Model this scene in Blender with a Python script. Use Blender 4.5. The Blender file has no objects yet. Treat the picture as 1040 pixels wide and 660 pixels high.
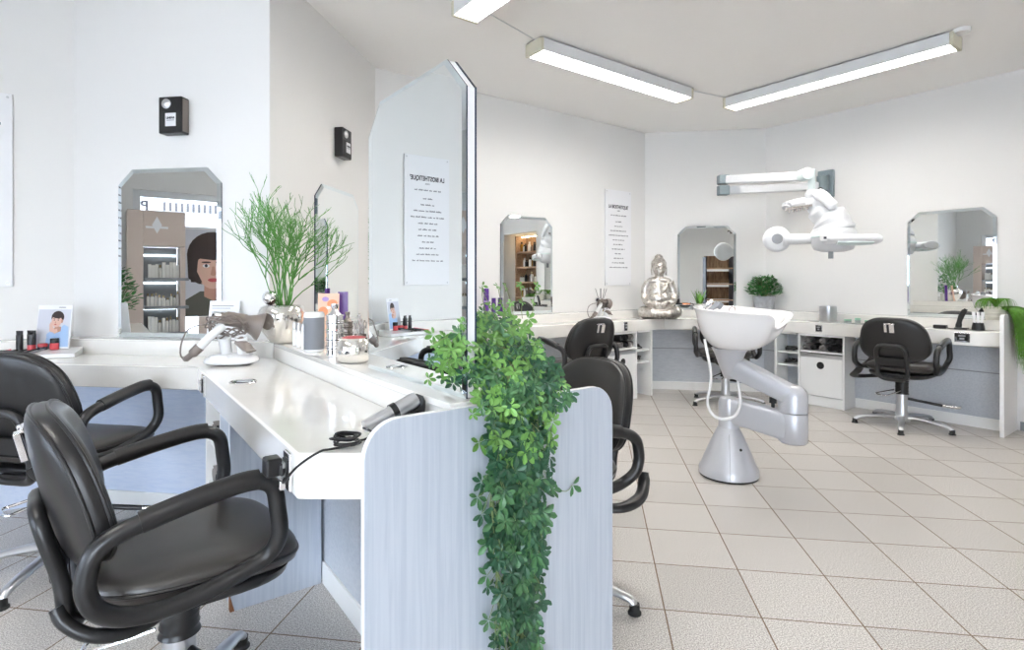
import bpy, bmesh, math, random
from mathutils import Vector, Matrix
random.seed(7)
PI = math.pi
S = bpy.context.scene
COL = S.collection

# ------------------------------------------------------------------ camera
F_PX, HOR = 564.0, 286.0
CAM_H = 1.175
cam_d = bpy.data.cameras.new('camera'); cam = bpy.data.objects.new('camera', cam_d); COL.objects.link(cam)
cam.location = (0, 0, CAM_H); cam.rotation_euler = (PI/2, 0, 0)
cam_d.sensor_fit = 'HORIZONTAL'; cam_d.sensor_width = 36.0
cam_d.lens = 36.0*F_PX/1040.0
cam_d.shift_y = -(330.0-HOR)/1040.0
cam_d.clip_start = 0.03; cam_d.clip_end = 200
S.camera = cam
S.view_settings.view_transform = 'Standard'
S.view_settings.look = 'None'
S.view_settings.gamma = 1.0
S.view_settings.use_curve_mapping = False
S.view_settings.exposure = 0.42

# ------------------------------------------------------------------ world
W = bpy.data.worlds.new('world'); S.world = W; W.use_nodes = True
bg = W.node_tree.nodes['Background']
bg.inputs[0].default_value = (0.80, 0.89, 1.0, 1); bg.inputs[1].default_value = 12.0

# ------------------------------------------------------------------ plan geometry
TH = math.radians(-8.4)
def dirv(a): return Vector((math.cos(a), math.sin(a)))
A_U, A_V = TH, TH+PI/2
A_1, A_2 = TH+PI/4, TH-PI/4
U, V_, D1, D2 = dirv(A_U), dirv(A_V), dirv(A_1), dirv(A_2)
H_C = 2.85
pB = Vector((1.497, 6.256)); pA = pB-D1*3.2; pC = pB+U*1.291
pE = pA-V_*1.4286; pG = pE-U*1.183; pL = pG-D1*3.4
pW = pL+D2*4.6
pD0 = pC+D2*2.18; pD1 = pC+D2*3.10; pR = pC+D2*6.2
pK = Vector((pW.x, -3.9)); pK2 = Vector((pR.x+0.2, -3.9))
def isl(s, q): return D2*s+D1*q          # island coordinates: s along, q across
def v3(p, z=0.0): return Vector((p.x, p.y, z))
def inter(p, d, q, e):
    m = d.x*e.y-d.y*e.x
    t = ((q.x-p.x)*e.y-(q.y-p.y)*e.x)/m
    return p+d*t

WINDOW_LIGHT = 42.0
def window_portal(name, c, along, w, h, z, power, col=(0.86, 0.93, 1.0)):
    d = bpy.data.lights.new(name, 'AREA'); d.shape = 'RECTANGLE'; d.size = w; d.size_y = h
    d.energy = power; d.color = col; d.cycles.is_portal = True
    o = bpy.data.objects.new(name, d); COL.objects.link(o)
    o.location = (c.x, c.y, z)
    n = Vector((-along.y, along.x, 0))     # left of 'along'
    o.rotation_euler = (-n).to_track_quat('Z', 'Y').to_euler()
    return o
# daylight through the left shop window and the added rear window
window_portal('daylight_left', pL+D2*2.6-D1*0.13, D2, 4.0, 2.2, 1.2, 100)
window_portal('daylight_rear', Vector((0.05, -4.0)), Vector((-1, 0)), 2.9, 2.4, 1.30, 150)

# ------------------------------------------------------------------ materials
def newmat(name):
    m = bpy.data.materials.new(name); m.use_nodes = True
    return m, m.node_tree.nodes, m.node_tree.links, m.node_tree.nodes['Principled BSDF']
def mat(name, col, rough=0.5, metal=0.0, bump=0.0, bscale=200.0, var=0.0, vscale=6.0, coat=0.0, spec=0.5, alpha=1.0, emit=0.0, trans=0.0, bdist=0.001):
    m, N, L, b = newmat(name)
    b.inputs['Base Color'].default_value = (*col, 1); b.inputs['Roughness'].default_value = rough
    b.inputs['Metallic'].default_value = metal; b.inputs['Coat Weight'].default_value = coat
    b.inputs['Specular IOR Level'].default_value = spec
    b.inputs['Transmission Weight'].default_value = trans
    if emit: b.inputs['Emission Color'].default_value = (*col, 1); b.inputs['Emission Strength'].default_value = emit
    tc = N.new('ShaderNodeTexCoord')
    if var > 0:
        n = N.new('ShaderNodeTexNoise'); n.inputs['Scale'].default_value = vscale; n.inputs['Detail'].default_value = 5
        L.new(tc.outputs['Object'], n.inputs['Vector'])
        r = N.new('ShaderNodeValToRGB')
        r.color_ramp.elements[0].position = 0.3; r.color_ramp.elements[1].position = 0.7
        r.color_ramp.elements[0].color = (*[c*(1-var) for c in col], 1)
        r.color_ramp.elements[1].color = (*[min(1, c*(1+var)) for c in col], 1)
        L.new(n.outputs['Fac'], r.inputs['Fac']); L.new(r.outputs['Color'], b.inputs['Base Color'])
    if bump > 0:
        n = N.new('ShaderNodeTexNoise'); n.inputs['Scale'].default_value = bscale; n.inputs['Detail'].default_value = 3
        L.new(tc.outputs['Object'], n.inputs['Vector'])
        bp = N.new('ShaderNodeBump'); bp.inputs['Strength'].default_value = bump; bp.inputs['Distance'].default_value = bdist
        L.new(n.outputs['Fac'], bp.inputs['Height']); L.new(bp.outputs['Normal'], b.inputs['Normal'])
    return m
def glass_mat(name, tint=(1, 1, 1), gloss=0.12):
    m, N, L, b = newmat(name)
    t = N.new('ShaderNodeBsdfTransparent'); t.inputs[0].default_value = (*tint, 1)
    g = N.new('ShaderNodeBsdfGlossy'); g.inputs['Roughness'].default_value = 0.02
    fr = N.new('ShaderNodeFresnel'); fr.inputs['IOR'].default_value = 1.45
    ad = N.new('ShaderNodeMath'); ad.operation = 'ADD'; ad.inputs[1].default_value = gloss*0.3
    mx = N.new('ShaderNodeMixShader')
    L.new(fr.outputs[0], ad.inputs[0]); L.new(ad.outputs[0], mx.inputs[0]); L.new(t.outputs[0], mx.inputs[1]); L.new(g.outputs[0], mx.inputs[2])
    L.new(mx.outputs[0], N['Material Output'].inputs[0])
    return m
def laminate(name, c0, c1, axis='Z', rough=0.35, scale=1.0):
    m, N, L, b = newmat(name)
    tc = N.new('ShaderNodeTexCoord'); mp = N.new('ShaderNodeMapping')
    sc = {'Z': (90, 90, 3.0), 'X': (3.0, 90, 90)}[axis]
    mp.inputs['Scale'].default_value = tuple(k*scale for k in sc)
    L.new(tc.outputs['Object'], mp.inputs['Vector'])
    n = N.new('ShaderNodeTexNoise'); n.inputs['Scale'].default_value = 1.0; n.inputs['Detail'].default_value = 4; n.inputs['Distortion'].default_value = 0.6
    L.new(mp.outputs[0], n.inputs['Vector'])
    r = N.new('ShaderNodeValToRGB'); r.color_ramp.elements[0].position = 0.35; r.color_ramp.elements[1].position = 0.6
    r.color_ramp.elements[0].color = (*c0, 1); r.color_ramp.elements[1].color = (*c1, 1)
    L.new(n.outputs['Fac'], r.inputs['Fac']); L.new(r.outputs['Color'], b.inputs['Base Color'])
    b.inputs['Roughness'].default_value = rough
    return m
def floor_mat():
    m, N, L, b = newmat('terrazzo_tiles')
    geo = N.new('ShaderNodeNewGeometry'); mp = N.new('ShaderNodeMapping'); mp.vector_type = 'POINT'
    T = 0.330
    # rotate world coordinates into the tile frame
    mp.inputs['Rotation'].default_value = (0, 0, -TH)
    L.new(geo.outputs['Position'], mp.inputs['Vector'])
    sep = N.new('ShaderNodeSeparateXYZ'); L.new(mp.outputs[0], sep.inputs[0])
    o = Vector((0.643, 2.642)); ou, ov = o.dot(U), o.dot(V_)
    masks = []; cells = []
    for ax, off in (('X', ou), ('Y', ov)):
        a = N.new('ShaderNodeMath'); a.operation = 'SUBTRACT'; a.inputs[1].default_value = off-T*40
        L.new(sep.outputs[ax], a.inputs[0])
        d = N.new('ShaderNodeMath'); d.operation = 'DIVIDE'; d.inputs[1].default_value = T; L.new(a.outputs[0], d.inputs[0])
        fl = N.new('ShaderNodeMath'); fl.operation = 'FLOOR'; L.new(d.outputs[0], fl.inputs[0]); cells.append(fl)
        f = N.new('ShaderNodeMath'); f.operation = 'FRACT'; L.new(d.outputs[0], f.inputs[0])
        s = N.new('ShaderNodeMath'); s.operation = 'SUBTRACT'; s.inputs[1].default_value = 0.5; L.new(f.outputs[0], s.inputs[0])
        ab = N.new('ShaderNodeMath'); ab.operation = 'ABSOLUTE'; L.new(s.outputs[0], ab.inputs[0])
        g = N.new('ShaderNodeMath'); g.operation = 'GREATER_THAN'; g.inputs[1].default_value = 0.5-0.0080; L.new(ab.outputs[0], g.inputs[0])
        masks.append(g)
    mxm = N.new('ShaderNodeMath'); mxm.operation = 'MAXIMUM'; L.new(masks[0].outputs[0], mxm.inputs[0]); L.new(masks[1].outputs[0], mxm.inputs[1])
    cmb = N.new('ShaderNodeCombineXYZ'); L.new(cells[0].outputs[0], cmb.inputs[0]); L.new(cells[1].outputs[0], cmb.inputs[1])
    wn = N.new('ShaderNodeTexWhiteNoise'); wn.noise_dimensions = '3D'; L.new(cmb.outputs[0], wn.inputs['Vector'])
    # fine granite speckle
    n = N.new('ShaderNodeTexNoise'); n.inputs['Scale'].default_value = 220; n.inputs['Detail'].default_value = 3; n.inputs['Roughness'].default_value = 0.7
    L.new(geo.outputs['Position'], n.inputs['Vector'])
    r = N.new('ShaderNodeValToRGB'); cr = r.color_ramp
    cr.elements[0].position = 0.36; cr.elements[0].color = (0.25, 0.22, 0.20, 1)
    cr.elements[1].position = 0.62; cr.elements[1].color = (0.86, 0.83, 0.79, 1)
    e = cr.elements.new(0.5); e.color = (0.56, 0.53, 0.50, 1)
    L.new(n.outputs['Fac'], r.inputs['Fac'])
    hs = N.new('ShaderNodeHueSaturation'); L.new(r.outputs['Color'], hs.inputs['Color'])
    mr = N.new('ShaderNodeMapRange'); mr.inputs['To Min'].default_value = 0.86; mr.inputs['To Max'].default_value = 0.99
    L.new(wn.outputs['Value'], mr.inputs['Value']); L.new(mr.outputs[0], hs.inputs['Value'])
    mx = N.new('ShaderNodeMix'); mx.data_type = 'RGBA'
    L.new(mxm.outputs[0], mx.inputs[0]); L.new(hs.outputs['Color'], mx.inputs[6]); mx.inputs[7].default_value = (0.20, 0.14, 0.095, 1)
    L.new(mx.outputs[2], b.inputs['Base Color'])
    rr = N.new('ShaderNodeMapRange'); rr.inputs['To Min'].default_value = 0.33; rr.inputs['To Max'].default_value = 0.85
    L.new(mxm.outputs[0], rr.inputs['Value']); L.new(rr.outputs[0], b.inputs['Roughness'])
    bp = N.new('ShaderNodeBump'); bp.inputs['Strength'].default_value = 0.6; bp.inputs['Distance'].default_value = 0.002; bp.invert = True
    L.new(mxm.outputs[0], bp.inputs['Height']); L.new(bp.outputs['Normal'], b.inputs['Normal'])
    return m
def silver_patina():
    m, N, L, b = newmat('silver_patina')
    tc = N.new('ShaderNodeTexCoord'); n = N.new('ShaderNodeTexNoise'); n.inputs['Scale'].default_value = 45; n.inputs['Detail'].default_value = 8
    L.new(tc.outputs['Object'], n.inputs['Vector'])
    r = N.new('ShaderNodeValToRGB'); r.color_ramp.elements[0].position = 0.28; r.color_ramp.elements[1].position = 0.55
    r.color_ramp.elements[0].color = (0.34, 0.295, 0.25, 1); r.color_ramp.elements[1].color = (0.66, 0.63, 0.59, 1)
    L.new(n.outputs['Fac'], r.inputs['Fac']); L.new(r.outputs['Color'], b.inputs['Base Color'])
    b.inputs['Metallic'].default_value = 1.0; b.inputs['Roughness'].default_value = 0.30
    return m
def wood_mat(name, c0, c1, sc=(4, 40, 40)):
    m, N, L, b = newmat(name)
    tc = N.new('ShaderNodeTexCoord'); mp = N.new('ShaderNodeMapping'); mp.inputs['Scale'].default_value = sc
    L.new(tc.outputs['Object'], mp.inputs['Vector'])
    n = N.new('ShaderNodeTexNoise'); n.inputs['Scale'].default_value = 1.0; n.inputs['Detail'].default_value = 6; n.inputs['Distortion'].default_value = 1.0
    L.new(mp.outputs[0], n.inputs['Vector'])
    r = N.new('ShaderNodeValToRGB'); r.color_ramp.elements[0].position = 0.3; r.color_ramp.elements[1].position = 0.7
    r.color_ramp.elements[0].color = (*c0, 1); r.color_ramp.elements[1].color = (*c1, 1)
    L.new(n.outputs['Fac'], r.inputs['Fac']); L.new(r.outputs['Color'], b.inputs['Base Color'])
    b.inputs['Roughness'].default_value = 0.6
    return m

M = {}
M['wall'] = mat('wall_paint', (0.81, 0.80, 0.785), 0.75, bump=0.15, bscale=120, bdist=0.0006)
M['ceiling'] = mat('ceiling_paint', (0.94, 0.925, 0.905), 0.85, bump=0.5, bscale=90, bdist=0.002)
M['floor'] = floor_mat()
M['lam'] = laminate('white_ash_laminate', (0.44, 0.485, 0.56), (0.51, 0.55, 0.615))
M['lamx'] = laminate('white_ash_laminate_flat', (0.49, 0.52, 0.57), (0.56, 0.585, 0.63), 'X')
M['lam_blueshade'] = laminate('blue_shade_laminate', (0.56, 0.64, 0.80), (0.62, 0.69, 0.83), 'X')  # blue cast of the under-counter shade put into this laminate colour
M['top'] = mat('worktop_cream', (0.84, 0.82, 0.78), 0.13, var=0.02, vscale=9, coat=0.3)
M['white'] = mat('white_edge', (0.85, 0.85, 0.84), 0.3)
M['chip'] = mat('bare_chipboard', (0.26, 0.11, 0.05), 0.8, bump=0.4)
M['leather'] = mat('black_leather', (0.014, 0.0135, 0.014), 0.33, bump=0.2, bscale=500, bdist=0.0005, spec=0.5)
M['seat'] = mat('paler_seat_leather', (0.040, 0.036, 0.033), 0.30, bump=0.2, bscale=420, bdist=0.0005, spec=0.65, var=0.12, vscale=5)  # paler, warmer black than the backrest leather
M['black'] = mat('black_plastic', (0.012, 0.012, 0.013), 0.33)
M['dark'] = mat('dark_rubber', (0.012, 0.012, 0.012), 0.6)
M['alu'] = mat('brushed_aluminium', (0.62, 0.63, 0.65), 0.28, metal=0.9)
M['chrome'] = mat('chrome', (0.85, 0.85, 0.87), 0.07, metal=1.0)
M['silver'] = mat('silver_paint', (0.56, 0.57, 0.61), 0.33, metal=0.35)
M['mirror'] = mat('mirror_glass', (0.90, 0.93, 0.93), 0.0, metal=1.0)
M['bevel'] = mat('bevelled_glass_edge', (0.80, 0.87, 0.90), 0.02, metal=1.0)
M['glassedge'] = mat('dark_mirror_edge', (0.03, 0.05, 0.09), 0.15)
M['ceramic'] = mat('white_ceramic', (0.88, 0.87, 0.87), 0.10, coat=0.4)
M['hood'] = mat('hood_white_plastic', (0.69, 0.70, 0.72), 0.28)
M['hoodgrey'] = mat('hood_grey_plastic', (0.20, 0.25, 0.27), 0.4)
M['hoodpale'] = mat('hood_pale_green_plastic', (0.62, 0.70, 0.70), 0.35)
M['midgrey'] = mat('mid_grey_plastic', (0.26, 0.27, 0.29), 0.45)
M['navy'] = mat('shade_panel', (0.50, 0.56, 0.66), 0.5)
M['ivy_new'] = mat('ivy_young_leaf', (0.15, 0.33, 0.075), 0.42, var=0.25, vscale=14)
M['ivy_mid'] = mat('ivy_leaf', (0.058, 0.165, 0.062), 0.38, var=0.25, vscale=14)
M['ivy_old'] = mat('ivy_dark_leaf', (0.025, 0.092, 0.046), 0.36, var=0.25, vscale=14)
M['vine'] = mat('vine_stem', (0.20, 0.26, 0.10), 0.6)
M['twig'] = mat('pencil_stem_green', (0.085, 0.27, 0.045), 0.5, var=0.35, vscale=9)
M['grass'] = mat('grass_green', (0.10, 0.27, 0.025), 0.5, var=0.4, vscale=20)
M['bush'] = mat('bush_leaf', (0.05, 0.22, 0.05), 0.45, var=0.3, vscale=30)
M['snake'] = mat('blade_leaf', (0.16, 0.38, 0.06), 0.45, var=0.3, vscale=20)
M['soil'] = mat('soil', (0.06, 0.035, 0.025), 0.95, bump=1.0, bscale=60, bdist=0.01)
M['silverpot'] = mat('mirrored_ceramic', (0.82, 0.80, 0.76), 0.09, metal=0.9, var=0.08, vscale=8)
M['bronzering'] = mat('tarnished_silver', (0.33, 0.29, 0.26), 0.25, metal=0.9)
M['greypot'] = mat('galvanised_pot', (0.45, 0.47, 0.50), 0.45, metal=0.3, var=0.15, vscale=30)
M['cream'] = mat('cream_pot', (0.72, 0.70, 0.62), 0.4)
M['speaker'] = mat('speaker_grey_fabric', (0.20, 0.21, 0.235), 0.6, bump=0.4, bscale=900)
M['taupe'] = mat('taupe_plastic', (0.21, 0.175, 0.155), 0.32)
M['whitep'] = mat('glossy_white_plastic', (0.82, 0.82, 0.82), 0.2)
M['paper'] = mat('paper', (0.84, 0.84, 0.86), 0.7)
M['ink'] = mat('ink', (0.03, 0.03, 0.045), 0.7)
M['inkgrey'] = mat('grey_ink', (0.16, 0.16, 0.18), 0.7)
M['skin'] = mat('printed_skin', (0.72, 0.46, 0.37), 0.6)
M['skin2'] = mat('printed_skin_shadow', (0.52, 0.28, 0.21), 0.6)
M['hairp'] = mat('printed_hair', (0.035, 0.02, 0.018), 0.6)
M['lip'] = mat('printed_lips', (0.50, 0.08, 0.09), 0.6)
M['blue'] = mat('printed_blue', (0.36, 0.52, 0.76), 0.6)
M['olive'] = mat('printed_olive', (0.10, 0.10, 0.085), 0.6)
M['bgprint'] = mat('printed_background', (0.62, 0.63, 0.70), 0.6)
M['red'] = mat('coral_plastic', (0.62, 0.07, 0.08), 0.35)
M['pinkstick'] = mat('pink_plastic', (0.65, 0.18, 0.22), 0.35)
M['orange'] = mat('orange_print', (0.80, 0.32, 0.16), 0.6)
M['peach'] = mat('peach_print', (0.85, 0.56, 0.42), 0.6)
M['purple'] = mat('purple_plastic', (0.10, 0.025, 0.24), 0.3)
M['lilac'] = mat('lilac_print', (0.42, 0.28, 0.62), 0.5)
M['towel'] = mat('grey_towel', (0.30, 0.28, 0.27), 0.95, bump=1.0, bscale=300, bdist=0.003)
M['towelk'] = mat('black_towel', (0.016, 0.015, 0.017), 0.95, bump=1.0, bscale=300, bdist=0.003)
M['oak'] = wood_mat('rustic_oak', (0.17, 0.095, 0.05), (0.42, 0.27, 0.16), (30, 30, 4))
M['pine'] = wood_mat('warm_pine', (0.36, 0.21, 0.12), (0.62, 0.43, 0.29), (4, 40, 40))
M['displaybrown'] = mat('display_taupe', (0.64, 0.53, 0.47), 0.5)
M['boxwhite'] = mat('white_carton', (0.82, 0.80, 0.76), 0.5)
M['boxgold'] = mat('gold_cap', (0.60, 0.48, 0.28), 0.25, metal=0.8)
M['amber'] = mat('amber_liquid', (0.55, 0.30, 0.05), 0.1, trans=0.5)
M['woodhandle'] = mat('orange_wood', (0.62, 0.25, 0.05), 0.4)
M['glass'] = glass_mat('clear_glass')
M['frost'] = mat('frosted_glass', (0.70, 0.80, 0.78), 0.2, trans=0.6)
M['frame'] = mat('window_frame_white', (0.78, 0.80, 0.82), 0.4)
M['pave'] = mat('pavement', (0.66, 0.65, 0.64), 0.9)
M['facade'] = mat('opposite_facade', (0.70, 0.74, 0.80), 0.9)
M['lampbody'] = mat('lamp_white_metal', (0.74, 0.75, 0.76), 0.4)
M['lampcap'] = mat('lamp_cream_cap', (0.66, 0.63, 0.50), 0.5)
M['tube'] = mat('fluorescent_diffuser', (1.0, 0.965, 0.92), 0.5, emit=26.0)
M['tubehot'] = mat('lit_display_strip', (0.85, 0.95, 1.0), 0.5, emit=2.5)
M['warmstrip'] = mat('warm_lit_strip', (1.0, 0.75, 0.45), 0.5, emit=14.0)
M['louvre'] = mat('louvre', (0.80, 0.80, 0.80), 0.3, metal=0.3)
M['greencaps'] = mat('pale_green_plastic', (0.25, 0.50, 0.35), 0.4)

# ------------------------------------------------------------------ mesh builder
class MB:
    def __init__(s): s.v = []; s.f = []; s.mi = []; s.cur = 0
    def add(s, vs, fs):
        b = len(s.v); s.v += [tuple(p) for p in vs]
        s.f += [tuple(b+i for i in f) for f in fs]; s.mi += [s.cur]*len(fs); return s
    def box(s, c, d, rz=0.0, R=None):
        hx, hy, hz = d[0]/2, d[1]/2, d[2]/2
        m = R if R is not None else Matrix.Rotation(rz, 3, 'Z')
        c = Vector(c)
        vs = [c+m@Vector((x*hx, y*hy, z*hz)) for x in (-1, 1) for y in (-1, 1) for z in (-1, 1)]
        return s.add(vs, [(0, 1, 3, 2), (4, 6, 7, 5), (0, 4, 5, 1), (2, 3, 7, 6), (0, 2, 6, 4), (1, 5, 7, 3)])
    def prism(s, poly, z0, z1):
        n = len(poly)
        ar = sum(poly[i][0]*poly[(i+1) % n][1]-poly[(i+1) % n][0]*poly[i][1] for i in range(n))
        if ar < 0: poly = poly[::-1]
        vs = [(p[0], p[1], z0) for p in poly]+[(p[0], p[1], z1) for p in poly]
        fs = [tuple(range(n))[::-1], tuple(range(n, 2*n))]+[(i, (i+1) % n, n+(i+1) % n, n+i) for i in range(n)]
        return s.add(vs, fs)
    def xprism(s, poly, y0, y1):       # polygon in XZ, extruded along y
        n = len(poly)
        ar = sum(poly[i][0]*poly[(i+1) % n][1]-poly[(i+1) % n][0]*poly[i][1] for i in range(n))
        if ar < 0: poly = poly[::-1]
        vs = [(p[0], y0, p[1]) for p in poly]+[(p[0], y1, p[1]) for p in poly]
        fs = [tuple(range(n)), tuple(range(n, 2*n))[::-1]]+[((i+1) % n, i, n+i, n+(i+1) % n) for i in range(n)]
        return s.add(vs, fs)
    def lathe(s, prof, c=(0, 0, 0), n=28, M3=None, caps=True):
        c = Vector(c); m = M3 if M3 is not None else Matrix.Identity(3); vs = []; fs = []
        for r, z in prof:
            for i in range(n):
                a = 2*PI*i/n; vs.append(c+m@Vector((r*math.cos(a), r*math.sin(a), z)))
        for k in range(len(prof)-1):
            for i in range(n):
                j = (i+1) % n; fs.append((k*n+i, k*n+j, (k+1)*n+j, (k+1)*n+i))
        if caps:
            if prof[0][0] > 1e-5: fs.append(tuple(range(n))[::-1])
            if prof[-1][0] > 1e-5: fs.append(tuple((len(prof)-1)*n+i for i in range(n)))
        return s.add(vs, fs)
    def cyl(s, p, q, r, r2=None, n=16):
        p, q = Vector(p), Vector(q); d = q-p
        m = d.to_track_quat('Z', 'Y').to_matrix()
        return s.lathe([(r, 0), (r if r2 is None else r2, d.length)], p, n, m)
    def sph(s, c, r, n=16, k=10, sc=(1, 1, 1), M3=None):
        c = Vector(c); m = M3 if M3 is not None else Matrix.Identity(3); vs = []; fs = []
        for a in range(k+1):
            t = PI*a/k
            for i in range(n):
                p = 2*PI*i/n; vs.append(c+m@Vector((r*sc[0]*math.sin(t)*math.cos(p), r*sc[1]*math.sin(t)*math.sin(p), r*sc[2]*math.cos(t))))
        for a in range(k):
            for i in range(n):
                j = (i+1) % n; fs.append((a*n+i, (a+1)*n+i, (a+1)*n+j, a*n+j))
        return s.add(vs, fs)
    def tube(s, pts, r, n=10, smooth=0, closed=False, flat=None):
        pts = [Vector(p) for p in pts]
        if smooth: pts = catmull(pts, smooth, closed)
        N = len(pts); rs = r if isinstance(r, (list, tuple)) else None
        vs = []; fs = []; up = None
        for i, p in enumerate(pts):
            if closed: t = pts[(i+1) % N]-pts[i-1]
            else: t = pts[min(i+1, N-1)]-pts[max(i-1, 0)]
            if t.length < 1e-9: t = Vector((0, 0, 1))
            t.normalize()
            if up is None:
                up = Vector((0, 0, 1)) if abs(t.z) < 0.9 else Vector((1, 0, 0))
                if flat is not None: up = Vector(flat)
            if flat is not None: up = Vector(flat)
            up = (up-t*up.dot(t))
            if up.length < 1e-6: up = t.orthogonal()
            up.normalize(); sd = t.cross(up)
            if rs: rr = rs[min(len(rs)-1, int(round(i*(len(rs)-1)/max(1, N-1))))]
            else: rr = r
            ra, rb = (rr if not isinstance(rr, tuple) else rr[0]), (rr if not isinstance(rr, tuple) else rr[1])
            for k in range(n):
                a = 2*PI*k/n; vs.append(p+up*(ra*math.cos(a))+sd*(rb*math.sin(a)))
        for i in range(N if closed else N-1):
            i2 = (i+1) % N
            for k in range(n):
                j = (k+1) % n; fs.append((i*n+k, i*n+j, i2*n+j, i2*n+k))
        if not closed: fs.append(tuple(range(n))[::-1]); fs.append(tuple((N-1)*n+k for k in range(n)))
        return s.add(vs, fs)
    def pillow(s, outline, tf, tb, rings=8, n=48, power=3.0, fn=None, ctr=(0, 0)):
        # outline(theta)->(a,b) in plane; +w thickness tf, -w thickness tb; fn maps (a,b,w)->xyz
        vs = []; fs = []
        sh = [1-(1-k/rings)**1.7 for k in range(rings+1)]
        rows = []
        for sign, t in ((1, tf), (-1, tb)):
            seq = []
            for k in range(rings+1):
                rho = k/rings; rho = math.sin(rho*PI/2)
                if k == rings and sign == -1: seq.append(rows[0][-1]); continue
                ring = []
                for i in range(n):
                    a, b = outline(2*PI*i/n)
                    a = ctr[0]+(a-ctr[0])*rho; b = ctr[1]+(b-ctr[1])*rho
                    w = sign*t*(max(0.0, 1-rho**power))**(1/power)
                    ring.append(len(vs)); vs.append(fn(a, b, w))
                seq.append(ring)
            rows.append(seq)
        for si, seq in enumerate(rows):
            for k in range(rings):
                for i in range(n):
                    j = (i+1) % n; q = (seq[k][i], seq[k][j], seq[k+1][j], seq[k+1][i])
                    fs.append(q if si == 1 else q[::-1])
            fs.append(tuple(seq[0]) if si == 0 else tuple(seq[0])[::-1])
        return s.add(vs, fs)
def catmull(pts, k, closed=False):
    out = []; N = len(pts); rng = N if closed else N-1
    for i in range(rng):
        if closed: p0, p1, p2, p3 = pts[i-1], pts[i], pts[(i+1) % N], pts[(i+2) % N]
        else: p0, p1, p2, p3 = pts[max(i-1, 0)], pts[i], pts[i+1], pts[min(i+2, N-1)]
        for j in range(k):
            t = j/k
            out.append(0.5*((2*p1)+(p2-p0)*t+(2*p0-5*p1+4*p2-p3)*t*t+(3*p1-p0-3*p2+p3)*t**3))
    if not closed: out.append(pts[-1])
    return out

def build(name, mb, m, parent=None, bevel=0.0, sharp=40, smooth=True, recalc=True, seg=2):
    me = bpy.data.meshes.new(name); me.from_pydata(mb.v, [], mb.f)
    ms = m if isinstance(m, (list, tuple)) else [m]
    for k in ms: me.materials.append(k)
    if len(ms) > 1: me.polygons.foreach_set('material_index', mb.mi)
    if recalc:
        b = bmesh.new(); b.from_mesh(me); bmesh.ops.recalc_face_normals(b, faces=b.faces); b.to_mesh(me); b.free()
    if smooth:
        me.polygons.foreach_set('use_smooth', [True]*len(me.polygons))
        me.set_sharp_from_angle(angle=math.radians(sharp))
    me.update()
    o = bpy.data.objects.new(name, me); COL.objects.link(o)
    if parent is not None: o.parent = parent
    if bevel > 0:
        bm_ = o.modifiers.new('bevel', 'BEVEL'); bm_.width = bevel; bm_.segments = seg; bm_.limit_method = 'ANGLE'; bm_.angle_limit = math.radians(50)
        bm_.harden_normals = True
    return o
def thing(name, label, cat, loc=(0, 0, 0), rz=0.0, group=None):
    o = bpy.data.objects.new(name, None); COL.objects.link(o); o.empty_display_size = 0.1
    o.location = loc; o.rotation_euler = (0, 0, rz); o['label'] = label; o['category'] = cat
    if group: o['group'] = group
    return o
def tag(o, label, cat, group=None, kind=None):
    o['label'] = label; o['category'] = cat
    if group: o['group'] = group
    if kind: o['kind'] = kind
    return o
def struct(name, mb, m, parent=None, **k):
    o = build(name, mb, m, parent, **k)
    if parent is None: o['kind'] = 'structure'
    return o
def copy_tree(o, parent=None):
    c = o.copy(); COL.objects.link(c); c.parent = parent
    for ch in o.children: copy_tree(ch, c)
    return c
def again(o, loc, rz, label, scale=None):
    c = copy_tree(o); c.location = loc; c.rotation_euler = (0, 0, rz); c['label'] = label
    if scale: c.scale = scale
    return c
def bx(name, c, d, m, parent=None, bevel=0.003, rz=0.0, **k): return build(name, MB().box(c, d, rz), m, parent, bevel=bevel, **k)

# ================================================================== STRUCTURE
fl = MB(); fl.prism([(-8.5, -5.0), (8.5, -5.0), (8.5, 8.0), (-8.5, 8.0)], -0.06, 0.0)
struct('floor', fl, M['floor'], smooth=False)
ce = MB(); ce.prism([(-6.2, -4.2), (7.2, -4.2), (7.2, 7.2), (-6.2, 7.2)], H_C, H_C+0.1)
struct('ceiling', ce, M['ceiling'], smooth=False)
def wall(name, p, q, t=0.14, z0=0, z1=H_C, m='wall', ext=0.0):
    d = (q-p).normalized(); n = Vector((-d.y, d.x)) # away from the room when p->q runs left to right
    mb = MB(); mb.prism([p-d*ext, q+d*ext, q+n*t+d*ext, p+n*t-d*ext], z0, z1)
    return struct(name, mb, M[m], smooth=False)
wall('wall_left', pE+V_*0.004, pA)
wall('wall_back_left', pA, pB)
wall('wall_back', pB, pC)
wall('wall_back_right', pC, pD0)
wall('wall_front_left', pG, pE-U*0.0015)
wall('wall_far_left', pL, pG)
wall('wall_right', pD1, pR)
wb = wall('wall_above_niche', pD0, pD1, z0=2.02); wb.name = 'wall_niche_lintel'
# product niche right of the last station (seen in the mirrors)
nD = D1*0.55
for nm, a, b in (('wall_niche_near', pD0, pD0+nD), ('wall_niche_back', pD0+nD, pD1+nD), ('wall_niche_far', pD1+nD, pD1)):
    wall(nm, a, b, t=0.05)
# window wall on the left, with pier, sill, soffit
wall('wall_window_pier', pL, pL+D2*0.42)
wall('wall_window_soffit', pL+D2*0.42, pW, z0=2.17)
wall('wall_window_sill', pL+D2*0.42, pW, z1=0.18)
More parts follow.
